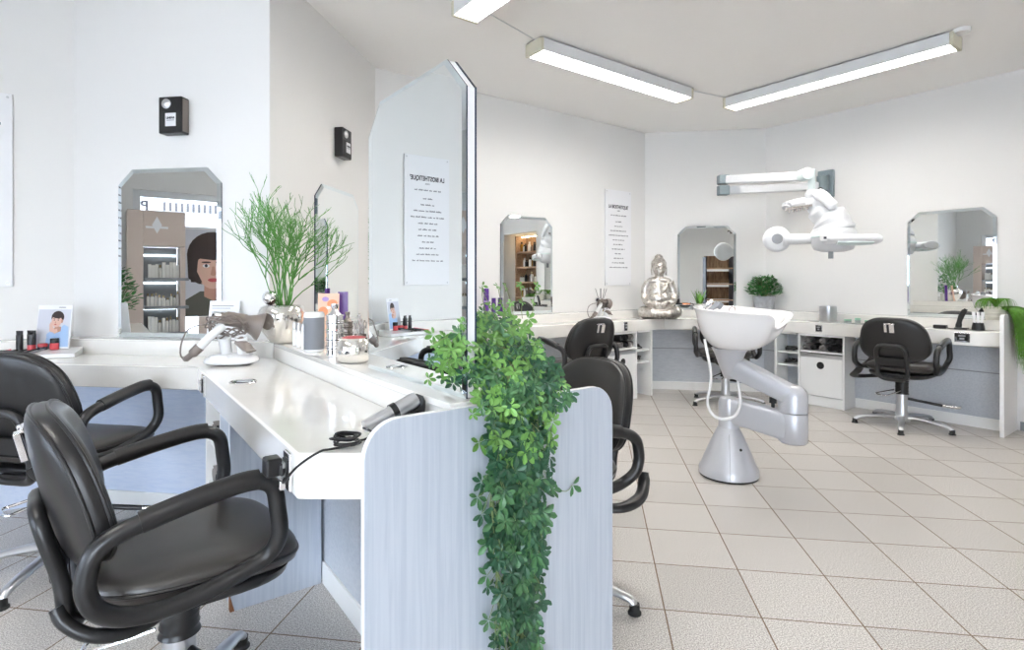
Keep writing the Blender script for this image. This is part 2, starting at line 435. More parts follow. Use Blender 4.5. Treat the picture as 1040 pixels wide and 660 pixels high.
# rear side, with an unseen wide window added for light on floor and ceiling
pK = Vector((-1.4, -3.9))
wall('wall_rear_corner', pK, pW)
pS = Vector((pR.x+0.15, -3.9))
wall('wall_rear_sill', Vector((1.5, -3.9)), pK, z1=0.1)
wall('wall_rear_soffit', Vector((1.5, -3.9)), pK, z0=2.5)
wall('wall_rear', pS, Vector((1.5, -3.9)))
wall('wall_side', pR, pS)
# faces above are oriented by p->q; corner walls only need to close the room
def window_unit(name, p, q, z0, z1, nm=3):
    d = (q-p).normalized(); n = Vector((-d.y, d.x)); L = (q-p).length; a = math.atan2(d.y, d.x)
    root = MB()
    for k in range(nm+1):
        c = p+d*(0.035+(L-0.07)*k/nm)+n*0.06
        root.box((c.x, c.y, (z0+z1)/2), (0.07, 0.07, z1-z0), a)
    c = (p+q)/2+n*0.06
    for z in (z0+0.035, z1-0.035): root.box((c.x, c.y, z), (L, 0.06, 0.07), a)
    fr = struct(name, root, M['frame'], bevel=0.004)
    g = MB(); g.box((c.x, c.y, (z0+z1)/2), (L-0.1, 0.008, z1-z0-0.1), a)
    build('pane', g, M['glass'], fr, smooth=False)
    return fr
window_unit('window_1', pL+D2*0.42, pW, 0.18, 2.17, 3)
window_unit('added_window_2', Vector((1.5, -3.9)), pK, 0.1, 2.5, 3)  # unseen window, opened here to bring in more daylight
# skirting along the right wall and the free walls
def skirt(name, p, q):
    d = (q-p).normalized(); n = Vector((-d.y, d.x))
    mb = MB(); mb.prism([p, q, q-n*0.012, p-n*0.012], 0, 0.07); struct(name, mb, M['midgrey'], smooth=False)
skirt('baseboard_right', pC+D2*2.09, pD0)
# outdoors seen through the left window
po = pL+D2*2.5-D1*7.0
fb = MB(); n_ = -D1
fb.prism([po-D2*9, po+D2*9, po+D2*9-D1*0.3, po-D2*9-D1*0.3], -0.1, 6.0)
tag(build('opposite_building', fb, M['facade'], smooth=False), 'pale plain building across the street outside the left shop window', 'building')
pv = MB(); pv.prism([(-16, -16), (16, -16), (16, 12), (-16, 12)], -0.16, -0.065)
struct('pavement', pv, M['pave'], smooth=False)

# ================================================================== SIGNS AND MIRRORS ON WALLS
def wall_thing(name, label, cat, p, along, z=0.0, off=0.0, group=None):
    a = math.atan2(along.y, along.x); n = Vector((-along.y, along.x))
    q = p-n*off
    return thing(name, label, cat, (q.x, q.y, z), a, group)

def mirror_poly(w, h, c, z0=0.0):
    return [(-w/2, z0), (w/2, z0), (w/2, z0+h-c), (w/2-c, z0+h), (-w/2+c, z0+h), (-w/2, z0+h-c)]
def mirror_parts(t, w=0.62, h=0.915, c=0.085, y=0.0):
    """bevelled salon mirror; local y=0 is the wall, room side is -y"""
    outer = mirror_poly(w, h, c); inner = mirror_poly(w-0.046, h-0.046, c-0.012, 0.023)
    n = len(outer); d0, d1 = -0.010, -0.014
    g = MB(); g.add([(p[0], y+d1, p[1]) for p in inner], [tuple(range(n))])
    build('mirror_glass', g, M['mirror'], t, smooth=False)
    b = MB()
    vs = [(p[0], y+d0, p[1]) for p in outer]+[(p[0], y+d1, p[1]) for p in inner]
    b.add(vs, [(i, (i+1) % n, n+(i+1) % n, n+i) for i in range(n)])
    build('bevelled_edge', b, M['bevel'], t, smooth=False)
    k = MB(); k.xprism(mirror_poly(w-0.004, h-0.004, c-0.001, 0.002), y+d0+0.0004, y-0.0005)
    build('backing', k, M['glassedge'], t, smooth=False)
Z_L = 0.87
def wall_mirror(p, along, label):
    t = wall_thing('wall_mirror', label, 'mirror', p, along, Z_L+0.004, 0.0, 'frameless wall mirrors')
    mirror_parts(t); return t
wall_mirror(pG+U*0.60, U, 'frameless eight-cornered mirror on the white front left wall, reflecting the brown display')
wall_mirror(pE+V_*0.78, V_, 'frameless eight-cornered mirror on the cream side wall behind the twiggy pot plant')
def on_wall(px, p, d):     # distance along a wall where a column of the picture meets it
    r = (px-520)/F_PX
    return (r*p.y-p.x)/(d.x-r*d.y)
wall_mirror(pA+D1*on_wall(535, pA, D1), D1, 'frameless eight-cornered mirror beside the purple bottles on the back left wall')
wall_mirror(pB+U*on_wall(717.5, pB, U), U, 'frameless eight-cornered mirror behind the washing basin on the short back wall')
wall_mirror(pC+D2*on_wall(965, pC, D2), D2, 'frameless eight-cornered mirror on the right wall above the last workstation')

def text_obj(name, body, size, m, parent, loc, rot=(PI/2, 0, 0), ext=0.0006, sx=1.0, align='CENTER', bold=0.0):
    cu = bpy.data.curves.new(name, 'FONT'); cu.body = body; cu.size = size; cu.extrude = ext; cu.align_x = align; cu.offset = bold
    cu.materials.append(m)
    to = bpy.data.objects.new(name, cu); COL.objects.link(to)
    dg = bpy.context.evaluated_depsgraph_get()
    me = bpy.data.meshes.new_from_object(to.evaluated_get(dg)); bpy.data.objects.remove(to)
    o = bpy.data.objects.new(name, me); COL.objects.link(o); o.parent = parent; o.location = loc; o.rotation_euler = rot; o.scale = (sx, 1, 1)
    return o
def brand_sign(p, along, label, z0, seed, h=1.02, w=0.40):
    t = wall_thing('wall_sign', label, 'sign', p, along, z0, 0.0, 'lettered white wall signs')
    bx('board', (0, -0.009, h/2), (w, 0.014, h), M['paper'], t, 0.002)
    text_obj('heading', "LA BIOSTHETIQUE'", 0.052, M['ink'], t, (0, -0.0172, h-0.195), sx=0.70, bold=0.0012)
    text_obj('subheading', 'PARIS', 0.016, M['inkgrey'], t, (0, -0.0172, h-0.225), sx=1.0)
    rnd = random.Random(seed)
    ws = [0.24, 0.09, 0.12, 0.25, 0.30, 0.18, 0.16, 0.20, 0.11, 0.15, 0.20, 0.28]
    for k, wd in enumerate(ws):
        z = h-0.275-0.049*k-(0.018 if k else 0.0); x = -wd/2; mb = MB()
        while x < wd/2-0.01:
            l = min(rnd.uniform(0.02, 0.05), wd/2-x)
            xx = x
            while xx < x+l-0.004:          # letter-like strokes of the unreadable lines
                hh = rnd.choice((0.008, 0.008, 0.012)); mb.box((xx+0.003, -0.0168, z+hh/2), (0.0042, 0.001, hh)); xx += 0.0062
            x += l+0.009
        build('text_line', mb, M['inkgrey'], t, smooth=False, recalc=False)
    for sx in (-1, 1):
        for zz in (0.02, h-0.02): pn = MB(); pn.cyl((sx*(w/2-0.02), -0.016, zz), (sx*(w/2-0.02), -0.020, zz), 0.006, n=10); build('standoff_pin', pn, M['alu'], t)
    return t
sgc = pG-D1*0.455
brand_sign(sgc, D1, 'lettered white sign cut off at the left edge of the photo', 1.148, 3)
brand_sign(pA+D1*on_wall(627, pA, D1), D1, 'lettered white sign on the back wall left of the seated statue', 1.135, 4)

def wall_speaker(p, along, label, z0):
    t = wall_thing('wall_speaker', label, 'speaker', p, along, z0, 0.0, 'small black wall speakers')
    w, h, d = 0.135, 0.195, 0.060
    bx('housing', (0, -d/2-0.002, h/2), (w, d, h), M['black'], t, 0.006)
    bx('side_panel', (w/2+0.0012, -d/2-0.002, h/2), (0.003, d-0.02, h-0.02), M['taupe'], t, 0.001)
    bx('front_grille', (0, -d-0.003, h*0.31), (w-0.016, 0.004, h*0.55), M['dark'], t, 0.002)
    mb = MB(); mb.lathe([(0.0, 0.0), (0.026, 0.0), (0.026, 0.006), (0.012, 0.013), (0, 0.015)], (-0.02, -d, h*0.80), 20, Matrix.Rotation(PI/2, 3, 'X'))
    build('tweeter', mb, M['alu'], t)
    bx('label_plate', (0.008, -d-0.0065, h*0.36), (0.062, 0.002, 0.07), M['paper'], t, 0.0005)
    text_obj('lettering', 'LINEAR', 0.015, M['ink'], t, (0.008, -d-0.0082, h*0.38), bold=0.0006)
    bx('underline', (0.008, -d-0.008, h*0.34), (0.045, 0.0006, 0.003), M['inkgrey'], t, 0)
    return t
wall_speaker(pE-U*0.535, U, 'black speaker box with pale label high on the front left wall', 1.965)
wall_speaker(pE+V_*0.80, V_, 'black speaker box seen edge on, high above the mirror on the cream side wall', 2.0)

# ================================================================== WORKTOPS
Z_T, T_F = 0.79, 0.105
def offl(p, d, off):      # line shifted into the room (room lies right of d)
    n = Vector((d.y, -d.x)); return p+n*off, d
def chain(lines): return [inter(*lines[i], *lines[i+1]) for i in range(len(lines)-1)]
def prism_obj(name, poly, z0, z1, m, parent, bevel=0.004, **k):
    mb = MB(); mb.prism([(p.x, p.y) for p in poly], z0, z1); return build(name, mb, m, parent, bevel=bevel, **k)
# --- left run: far-left wall, front-left wall, island left side
LD = 0.12; FD = 0.45; g_ = 0.002
S_N, S_P = -1.202, -1.180
gl_w, eg_w = offl(pG, D1, g_), offl(pE, U, g_)
gl_l, eg_l = offl(pG, D1, LD), offl(pE, U, LD)
gl_f, eg_f = offl(pG, D1, FD), offl(pE, U, FD)
Lend = 2.3
def along_pt(line, p, t, d): # point on 'line' level with p-d*t
    return line[0]+d*((p-d*t-line[0]).dot(d))
il = (isl(0, 0.705), D2); ifr = (isl(0, 0.355), D2)
g_w = inter(*gl_w, *eg_w); g_l = inter(*gl_l, *eg_l); g_f = inter(*gl_f, *eg_f)
e_l = inter(*eg_l, *il); e_f = inter(*eg_f, *ifr)
wl = thing('worktop', 'cream worktop with raised ledge running from the front left corner to the near island side', 'counter')
top_poly = [along_pt(gl_l, pG, Lend, D1), g_l, e_l, isl(S_N, 0.705), isl(S_N, 0.468), isl(-1.287, 0.355), e_f, g_f, along_pt(gl_f, pG, Lend, D1)]
prism_obj('desktop', top_poly, Z_T-T_F, Z_T, M['top'], wl, 0.007, seg=3)
lf = [along_pt(gl_w, pG, Lend, D1), g_w, inter(*eg_w, *(isl(0, 0.720), D2)), e_l, g_l, along_pt(gl_l, pG, Lend, D1)]
prism_obj('ledge', lf, Z_T-T_F-0.02, Z_L, M['top'], wl, 0.005)
e_w2 = inter(*offl(pE, V_, g_), *(isl(0, 0.78), D2))
core_e = inter(*offl(pE, V_, 0.003), *(isl(0, 0.706), D2))
wl_back = [along_pt(gl_w, pG, Lend, D1), g_w, inter(*eg_w, *(isl(0, 0.720), D2)), e_l+Vector((0, 0)), g_l, along_pt(gl_l, pG, Lend, D1)]
prism_obj('back_panel', wl_back, 0.0, Z_T-T_F-0.021, M['lam_blueshade'], wl, 0.0, smooth=False)
def kick(poly2, parent): pass
kb = MB()
for (pt, d, a0, a1) in ((eg_l[0], U, (g_l-eg_l[0]).dot(U), (e_l-eg_l[0]).dot(U)),):
    n = Vector((d.y, -d.x)); p0 = pt+d*a0; p1 = pt+d*a1
    kb.prism([p0, p1, p1+n*0.01, p0+n*0.01], 0, 0.075)
build('kickboard', kb, M['white'], wl, smooth=False)

# --- island core, ledges, end panel
wi = thing('island_divider', 'white grained divider with raised ledge and rounded end panel in the centre foreground', 'partition')
ae = offl(pE, V_, 0.003)
cr0 = inter(*ae, *(isl(0, 0.7065), D2)); cr1 = inter(*ae, *(isl(0, 0.985), D2))
cr1 = inter(*ae, *(isl(0, 0.985), D2))
prism_obj('core_panel', [isl(S_N-0.001, 0.7065), isl(S_N-0.001, 0.985), cr1, cr0], 0, 0.683, M['lamx'], wi, 0.0, smooth=False)
prism_obj('riser', [isl(S_N-0.001, 0.7065), isl(S_N-0.001, 0.985), cr1, cr0], 0.684, Z_L-0.0205, M['top'], wi, 0.0, smooth=False)
prism_obj('ledge', [isl(S_N-0.001, 0.700), isl(S_N-0.001, 0.992), inter(*ae, *(isl(0, 0.992), D2)), isl(-2.95, 0.700)], Z_L-0.02, Z_L, M['top'], wi, 0.004)
mb = MB(); a_, b_ = isl(S_N-0.001, 0.7065), isl(-2.18, 0.7065); n_ = -D1
mb.prism([a_, b_, b_+n_*0.010, a_+n_*0.010], 0, 0.085); build('kickboard', mb, M['white'], wi, 0.002)
def round_panel(q0, q1, zt, r, th, s0, parent, m, drop=0.0):
    pts = [(q0, 0.0), (q1, 0.0)]
    for k in range(9):
        a = k/8*PI/2; pts.append((q1-r+r*math.cos(a), zt-r+r*math.sin(a)))
    for k in range(9):
        a = PI/2+k/8*PI/2; pts.append((q0+r+r*math.cos(a), zt-r+r*math.sin(a)))
    mb = MB(); n = len(pts)
    A = [v3(isl(s0, q), z) for q, z in pts]; B = [v3(isl(s0-th, q), z) for q, z in pts]
    mb.add(A+B, [tuple(range(n))]); mb.f[-1] = tuple(range(n))
    mb.cur = 0; mb.add([], [])
    base = 0
    mb.f.append(tuple(range(n, 2*n))[::-1]); mb.mi.append(0)
    for i in range(n):
        j = (i+1) % n; mb.f.append((i, j, n+j, n+i)); mb.mi.append(1)
    return mb
ep = round_panel(0.469, 1.261, 0.862, 0.085, 0.020, S_P, wi, None)
# grain runs upright on the big face
build('end_panel', ep, [M['lam'], M['white']], wi, bevel=0.003)

# --- island support panel with chipped corner, and towel shelf
sp = thing('support_panel', 'white grained upright with a chipped brown corner under the near worktop', 'panel')
prism_obj('upright', [isl(-2.180, 0.372), isl(-2.180, 0.694), isl(-2.200, 0.694), isl(-2.200, 0.372)], 0.0, Z_T-T_F-0.001, M['lam'], sp, 0.001, smooth=False)
mb = MB(); c0 = isl(-2.178, 0.3712); c1 = isl(-2.178, 0.386)
A = [v3(c0, 0.001), v3(c1, 0.001), v3(isl(-2.178, 0.379), 0.03), v3(c0, 0.062)]
B = [p+v3(-D2*0.0235) for p in A]
mb.add(A+B, [(0, 1, 2, 3), (7, 6, 5, 4), (0, 4, 5, 1), (1, 5, 6, 2), (2, 6, 7, 3), (3, 7, 4, 0)])
o = build('chipped_corner', mb, M['chip'], sp, smooth=False); o['label'] = 'bare brown chipped corner'
ts = thing('towel_cabinet', 'narrow open towel cabinet tucked under the near worktop beside the chipped upright', 'cabinet', v3(isl(-2.755, 0.372)), A_2)
Lc = 0.55
for nm, x in (('side_panel', 0.009), ('side_panel', 0.36), ('side_panel', Lc-0.009)): bx(nm, (x, 0.16, 0.34), (0.018, 0.318, 0.68), M['white'], ts, 0.001)
for z in (0.06, 0.30, 0.49, 0.671): bx('shelf', (0.185, 0.16, z), (0.332, 0.30, 0.016), M['white'], ts, 0.001)
bx('back_board', (Lc/2, 0.313, 0.34), (Lc, 0.008, 0.66), M['white'], ts, 0)
bx('front_panel', (0.455, 0.008, 0.34), (0.17, 0.014, 0.66), M['lam'], ts, 0.001)

# --- right run: island right side, back-left, back and right walls
wr = thing('worktop', 'long cream worktop running round the back walls under three mirrors', 'counter')
LR, FR = 0.15, 0.40
ln = [(pA, D1), (pB, U), (pC, D2)]
Wl = [offl(p, d, g_) for p, d in ln]; Ll = [offl(p, d, LR) for p, d in ln]; Fl = [offl(p, d, FR) for p, d in ln]
st = 0.06; T_END = 2.045
def ends(L3):
    a = L3[0][0]+D1*((pA+D1*st-L3[0][0]).dot(D1)); z = L3[2][0]+D2*((pC+D2*T_END-L3[2][0]).dot(D2))
    return [a, inter(*L3[0], *L3[1]), inter(*L3[1], *L3[2]), z]
cw, cl, cf = ends(Wl), ends(Ll), ends(Fl)
# front edge with chamfered far end
chf = Fl[2][0]+D2*((pC+D2*(T_END-0.12)-Fl[2][0]).dot(D2)); chf2 = offl(pC, D2, 0.30); chf2 = chf2[0]+D2*((pC+D2*T_END-chf2[0]).dot(D2))
wt = cl+[chf2, chf, cf[2], cf[1], cf[0]]
prism_obj('desktop', wt, Z_T-0.115, Z_T, M['top'], wr, 0.006)
prism_obj('ledge', cw+cl[::-1], Z_T-0.14, Z_L, M['top'], wr, 0.004)
prism_obj('back_panel', cw+cl[::-1], 0.0, Z_T-0.141, M['lamx'], wr, 0.0, smooth=False)
kb = MB(); m1 = [offl(p, d, LR+0.012) for p, d in ln]; ck = ends(m1)
kb.prism(cl+ck[::-1], 0, 0.085); build('kickboard', kb, M['white'], wr, smooth=False)
kb = MB(); m1 = [offl(p, d, LR+0.008) for p, d in ln]; ck2 = ends(m1)
kb.prism(cl+ck2[::-1], 0.445, 0.452); build('panel_joint', kb, M['midgrey'], wr, smooth=False)
# right side of island
wr2 = thing('worktop', 'cream worktop on the far side of the island beneath the hanging vine', 'counter')
prism_obj('desktop', [isl(S_N, 0.987), isl(S_N, 1.12), inter(*offl(pE, V_, 0.004), *(isl(0, 1.12), D2)), inter(*offl(pE, V_, 0.004), *(isl(0, 0.987), D2))], Z_T-T_F, Z_T, M['top'], wr2, 0.005)
# end panel of the right run
rp = MB(); pts = []
q0, q1, zt, r = 0.0, 0.39, 0.925, 0.03
pts = [(q1, 0), (q0+0.003, 0), (q0+0.003, zt)]+[(q1-r+r*math.sin(k/6*PI/2), zt-r+r*math.cos(k/6*PI/2)) for k in range(7)]
pe = pC+D2*(T_END+0.001)
A = [v3(pe-D1*q, z) for q, z in pts]; B = [v3(pe-D1*q+D2*0.026, z) for q, z in pts]; n = len(pts)
rp.add(A+B, [tuple(range(n)), tuple(range(n, 2*n))[::-1]]+[(i, (i+1) % n, n+(i+1) % n, n+i) for i in range(n)])
tag(build('end_panel', rp, M['white'], None, bevel=0.003), 'upright white end panel closing the right hand worktop by the grassy plant', 'panel')

# --- cabinets
def station_cabinet(p, along, label, mirror_x=False, off=FR-0.01):
    """along: left->right seen from the room; local x along, +y towards wall"""
    t = wall_thing('cabinet', label, 'cabinet', p, along, 0.0, off, 'towel cabinets under the back worktop')
    w = 0.42; H = Z_T-0.117; d = off-LR-0.014
    for x in (0.009, w-0.009): bx('side_panel', (x, d/2, H/2), (0.018, d, H), M['white'], t, 0.001)
    bx('top_rail', (w/2, d/2, H-0.009), (w-0.038, d, 0.016), M['white'], t, 0.001)
    bx('shelf', (w/2, d/2, H-0.165), (w-0.038, d, 0.016), M['white'], t, 0.001)
    bx('back_board', (w/2, d-0.005, H/2), (w-0.038, 0.008, H-0.03), M['midgrey'], t, 0)
    bx('drawer_rail', (w/2, 0.012, H-0.205), (w-0.04, 0.022, 0.045), M['alu'], t, 0.003)
    dr = bx('door', (w/2, 0.009, 0.275), (w-0.042, 0.018, 0.36), M['white'], t, 0.002)
    hb = MB(); hb.lathe([(0.0, 0), (0.032, 0), (0.034, 0.003), (0.028, 0.004), (0, 0.004)], (0.0+w/2, -0.0005, 0.385), 22, Matrix.Rotation(PI/2, 3, 'X'))
    build('finger_hole', hb, M['dark'], dr)
    bx('plinth', (w/2, 0.012, 0.045), (w-0.038, 0.02, 0.088), M['white'], t, 0.001)
    return t
tCD = lambda X: (X-pC).dot(D2)
sCab2 = tCD(Vector((2.774, 5.396))); 
cab2 = station_cabinet(pC+D2*sCab2, D2, 'white cabinet with an oval black finger hole between basin and right chair')
sCab1 = (Vector((0.928, 5.338))-pA).dot(D1)
cab1 = station_cabinet(pA+D1*sCab1, D1, 'white cabinet mostly hidden behind the back left chair')
def cubby(p, along, w, label, off=FR-0.01, right=True):
    t = wall_thing('open_shelf_unit', label, 'shelf', p, along, 0.0, off, 'narrow open shelf units')
    H = Z_T-0.117; d = off-LR-0.014
    x = w-0.012 if right else 0.012
    bx('side_panel', (x, d/2, H/2), (0.024, d, H), M['white'], t, 0.001)
    for z in (0.35, 0.475): bx('shelf', (w/2+(-0.012 if right else 0.012), d/2+0.01, z), (w-0.027, d-0.03, 0.016), M['white'], t, 0.001)
    bx('top_rail', (w/2, d/2, H-0.008), (w-0.05, d-0.02, 0.014), M['white'], t, 0.001)
    return t
cubby(pA+D1*(sCab1+0.422), D1, 0.235, 'narrow open shelf unit holding black tools left of the statue knee space')
cubby(pC+D2*(sCab2-0.237), D2, 0.235, 'narrow open shelf unit holding black tools behind the basin arm', right=False)

# rolled towels, tools
def rolled_towel(loc, rz, label, m, group, r=0.036, L=0.2):
    mb = MB(); pts = []
    n = 46
    for k in range(n):
        a = k/n*4.6*PI; rr = 0.006+(r-0.006)*k/n
        pts.append((rr*math.cos(a), rr*math.sin(a)))
    th = 0.0045; vs = []; fs = []
    for k, (x, z) in enumerate(pts):
        l = math.hypot(x, z); ux, uz = x/l, z/l
        for y in (0, L):
            vs.append((x, y, z+r)); vs.append((x-ux*th, y, z-uz*th+r))
    for k in range(n-1):
        b = 4*k; fs += [(b, b+4, b+6, b+2), (b+1, b+3, b+7, b+5), (b, b+1, b+5, b+4), (b+2, b+6, b+7, b+3)]
    mb.add(vs, fs); o = build('rolled_towel', mb, m)
    o.location = loc; o.rotation_euler = (0, 0, rz); tag(o, label, 'towel', group); return o
def towel_set(p, along, base, off, xs, names, zs, g):
    n = Vector((-along.y, along.x)); a = math.atan2(along.y, along.x); k = 0
    for x in xs:
        for zi, z in enumerate(zs):
            q = p+along*x-n*off
            o = rolled_towel((q.x+n.x*0.012, q.y+n.y*0.012, z), a, names[k][0], M[names[k][1]], g, 0.0335, 0.19); k += 1
zsh = Z_T-0.117-0.165+0.0085
towel_set(pC+D2*sCab2, D2, 0, FR-0.01, (0.062, 0.135, 0.215, 0.29, 0.36), [
    ('grey rolled towel, lower left in the right cabinet', 'towel'), ('grey rolled towel, upper left in the right cabinet', 'towel'),
    ('black rolled towel, second from left in lower row, right cabinet', 'towelk'), ('black rolled towel, second from left in upper row, right cabinet', 'towelk'),
    ('grey rolled towel, lower middle in the right cabinet', 'towel'), ('grey rolled towel, upper middle in the right cabinet', 'towel'),
    ('black rolled towel, fourth from left in lower row, right cabinet', 'towelk'), ('black rolled towel, fourth from left in upper row, right cabinet', 'towelk'),
    ('black rolled towel, lower right corner of the right cabinet', 'towelk'), ('black rolled towel, upper right corner of the right cabinet', 'towelk')],
    (zsh, zsh+0.0685), 'rolled towels in the right cabinet')
towel_set(pA+D1*sCab1, D1, 0, FR-0.01, (0.20, 0.275, 0.352), [
    ('grey rolled towel beside the back left chair, lower left of six', 'towel'), ('black rolled towel beside the back left chair, upper left of six', 'towelk'),
    ('black rolled towel beside the back left chair, lower middle of six', 'towelk'), ('black rolled towel beside the back left chair, upper middle of six', 'towelk'),
    ('grey rolled towel beside the back left chair, lower right of six', 'towel'), ('grey rolled towel beside the back left chair, upper right of six', 'towel')],
    (zsh, zsh+0.0685), 'rolled towels in the back left cabinet')
# towels in the island cabinet
for z, nm in ((0.31, 'lower'), (0.50, 'upper')):
    for k, x in enumerate((0.07, 0.16, 0.25)):
        q = isl(-2.755, 0.372)+D2*x+D1*0.02
        rolled_towel((q.x, q.y, z-0.001), A_2, ('grey', 'black', 'grey')[k]+' rolled towel on the %s shelf of the near towel cabinet, %s' % (nm, ('deepest in', 'in the middle', 'nearest the chipped upright')[k]),
                     M[('towel', 'towelk', 'towel')[k]], None, 0.038, 0.2)
def tool_pile(p, along, label, off, z, w=0.12, seed=1):
    rnd = random.Random(seed); n = Vector((-along.y, along.x)); q = p-n*off; a = math.atan2(along.y, along.x)
    t = thing('curling_iron', label, 'styling tool', (q.x, q.y, z), a)
    mb = MB(); mb.tube([(-w/2, 0.06, 0.02), (0, 0.08, 0.024), (w/2, 0.10, 0.028)], [0.018, 0.016, 0.013], 10, 4); build('handle', mb, M['black'], t)
    mb = MB(); mb.cyl((w/2-0.01, 0.10, 0.028), (w/2+0.015, 0.102, 0.03), 0.010); build('barrel', mb, M['chrome'], t)
    mb = MB(); pts = [(rnd.uniform(-w/2, w/2), rnd.uniform(0.02, 0.16), rnd.uniform(0.006, 0.06)) for _ in range(12)]
    mb.tube([(-w/2, 0.06, 0.02)]+pts, 0.0042, 6, 5); build('cord', mb, M['black'], t)
    return t
for (p, d, s0, g1, cc) in ((pA, D1, sCab1+0.422+0.105, 'left of the statue knee space', 5), (pC, D2, sCab2-0.237+0.13, 'behind the basin arm', 9)):
    tool_pile(p+d*s0, d, 'black curling iron with tangled cord, upper cubby shelf '+g1, FR-0.035, 0.484, seed=cc)
    tool_pile(p+d*s0, d, 'black curling iron on the lower cubby shelf '+g1, FR-0.035, 0.359, seed=cc+1)

# ================================================================== BIG DOUBLE MIRROR
dm = thing('double_mirror', 'tall two-sided mirror standing on the island ledge', 'mirror', v3(isl(-1.5555, 0.78), Z_L), A_2)
for sgn in (1, -1):
    w, h, c = 0.655, 0.915, 0.10
    outer = mirror_poly(w, h, c); inner = mirror_poly(w-0.03, h-0.03, c-0.008, 0.015); n = 6
    y0, y1 = -sgn*0.016, -sgn*0.020
    g = MB(); g.add([(p[0], y1, p[1]) for p in inner], [tuple(range(n))]); build('mirror_glass', g, M['mirror'], dm, smooth=False)
    b = MB(); b.add([(p[0], y0, p[1]) for p in outer]+[(p[0], y1, p[1]) for p in inner], [(i, (i+1) % n, n+(i+1) % n, n+i) for i in range(n)])
    build('bevelled_edge', b, M['bevel'], dm, smooth=False)
    k = MB(); k.xprism(mirror_poly(w-0.001, h-0.001, c, 0.0005), min(y0*0.72, y0*0.985), max(y0*0.72, y0*0.985)); build('glass_sheet', k, M['glassedge'], dm, smooth=False)
k = MB(); k.xprism(mirror_poly(0.651, 0.911, 0.10, 0.002), -0.0113, 0.0113); build('core_board', k, M['white'], dm, smooth=False)

# ================================================================== CEILING LAMPS
def ceiling_lamp(p, ang, label, side, L=1.65, w=0.175, h=0.10):
    """p: a lower-left corner in plan; local x along the lamp, side*y across"""
    t = thing('ceiling_lamp', label, 'ceiling lamp', (p.x, p.y, H_C), ang, 'louvred fluorescent ceiling lamps')
    yc = side*w/2
    mb = MB()
    mb.box((L/2, yc, -0.012-0.003), (L, w, 0.006))
    for s in (0, 1): mb.box((L/2, side*(s*w)+side*(0.004 if s == 0 else -0.004), -0.055), (L, 0.008, 0.085))
    build('housing', mb, M['lampbody'], t, bevel=0.003)
    bx('mounting_rail', (L/2, yc, -0.006), (L-0.1, w*0.5, 0.0115), M['midgrey'], t, 0)
    for x in (-0.012, L+0.012): bx('end_cap', (x, yc, -0.056), (0.026, w+0.004, 0.092), M['lampcap'], t, 0.006)
    bx('diffuser', (L/2, yc, -0.078), (L-0.012, w-0.022, 0.012), M['tube'], t, 0)
    lv = MB(); n = 32
    for k in range(n): lv.box(((k+0.5)*L/n, yc, -0.091), (0.003, w-0.02, 0.014))
    build('louvre_blades', lv, M['louvre'], t, smooth=False)
    return t
P1 = Vector((0.218, 3.779))
ceiling_lamp(P1, A_1, 'louvred ceiling lamp in the middle, running towards the back corner', 1)
P2 = Vector((2.913, 3.700))
ceiling_lamp(P2, A_2+PI, 'louvred ceiling lamp nearest the right wall', -1)
P0 = Vector((-0.345, 3.28))
ceiling_lamp(P0, A_2, 'louvred ceiling lamp cut off by the top edge of the photo', 1)
ceiling_lamp(Vector((-2.35, 1.25)), A_2, 'added louvred ceiling lamp over the front left chairs, out of view', 1)  # unseen lamp added to brighten the left side
ceiling_lamp(Vector((-0.35, -1.2)), A_U, 'added louvred ceiling lamp above and behind the viewer', 1)  # added out of view to lift the overall brightness
ceiling_lamp(Vector((2.6, -2.2)), A_U, 'added louvred ceiling lamp over the wooden rack behind the viewer', 1)  # added to brighten the rear wall that the back mirror reflects
P3 = P0+D2*3.9+D1*3.6
ceiling_lamp(P3, A_1+PI, 'added louvred ceiling lamp out of view, right of the viewer', -1)  # extra unseen lamp, put in to even out the room light
cb = MB(); e1 = P1+D1*1.65; e1m = e1-(-Vector((math.sin(A_1), -math.cos(A_1))))*0
for a, b in ((v3(P0+D1*0.16, H_C-0.004), v3(P1+Vector((-0.05, 0.07)), H_C-0.004)), (v3(e1+Vector((-0.04, 0.06)), H_C-0.004), v3(P2-D2*1.65+D1*0.06, H_C-0.004))):
    cb.cyl(a, b, 0.004, n=8)
tag(build('ceiling_cable', cb, M['lampbody']), 'thin white cable linking the ceiling lamps', 'cable')
cu = MB(); q = P2+D2*0.05+D1*0.05; cu.lathe([(0.0, 0), (0.055, 0), (0.055, -0.018), (0.05, -0.026), (0, -0.026)], (q.x, q.y, H_C), 28)
tag(build('ceiling_rose', cu, M['whitep']), 'small round white ceiling rose at the end of the right lamp', 'ceiling rose')

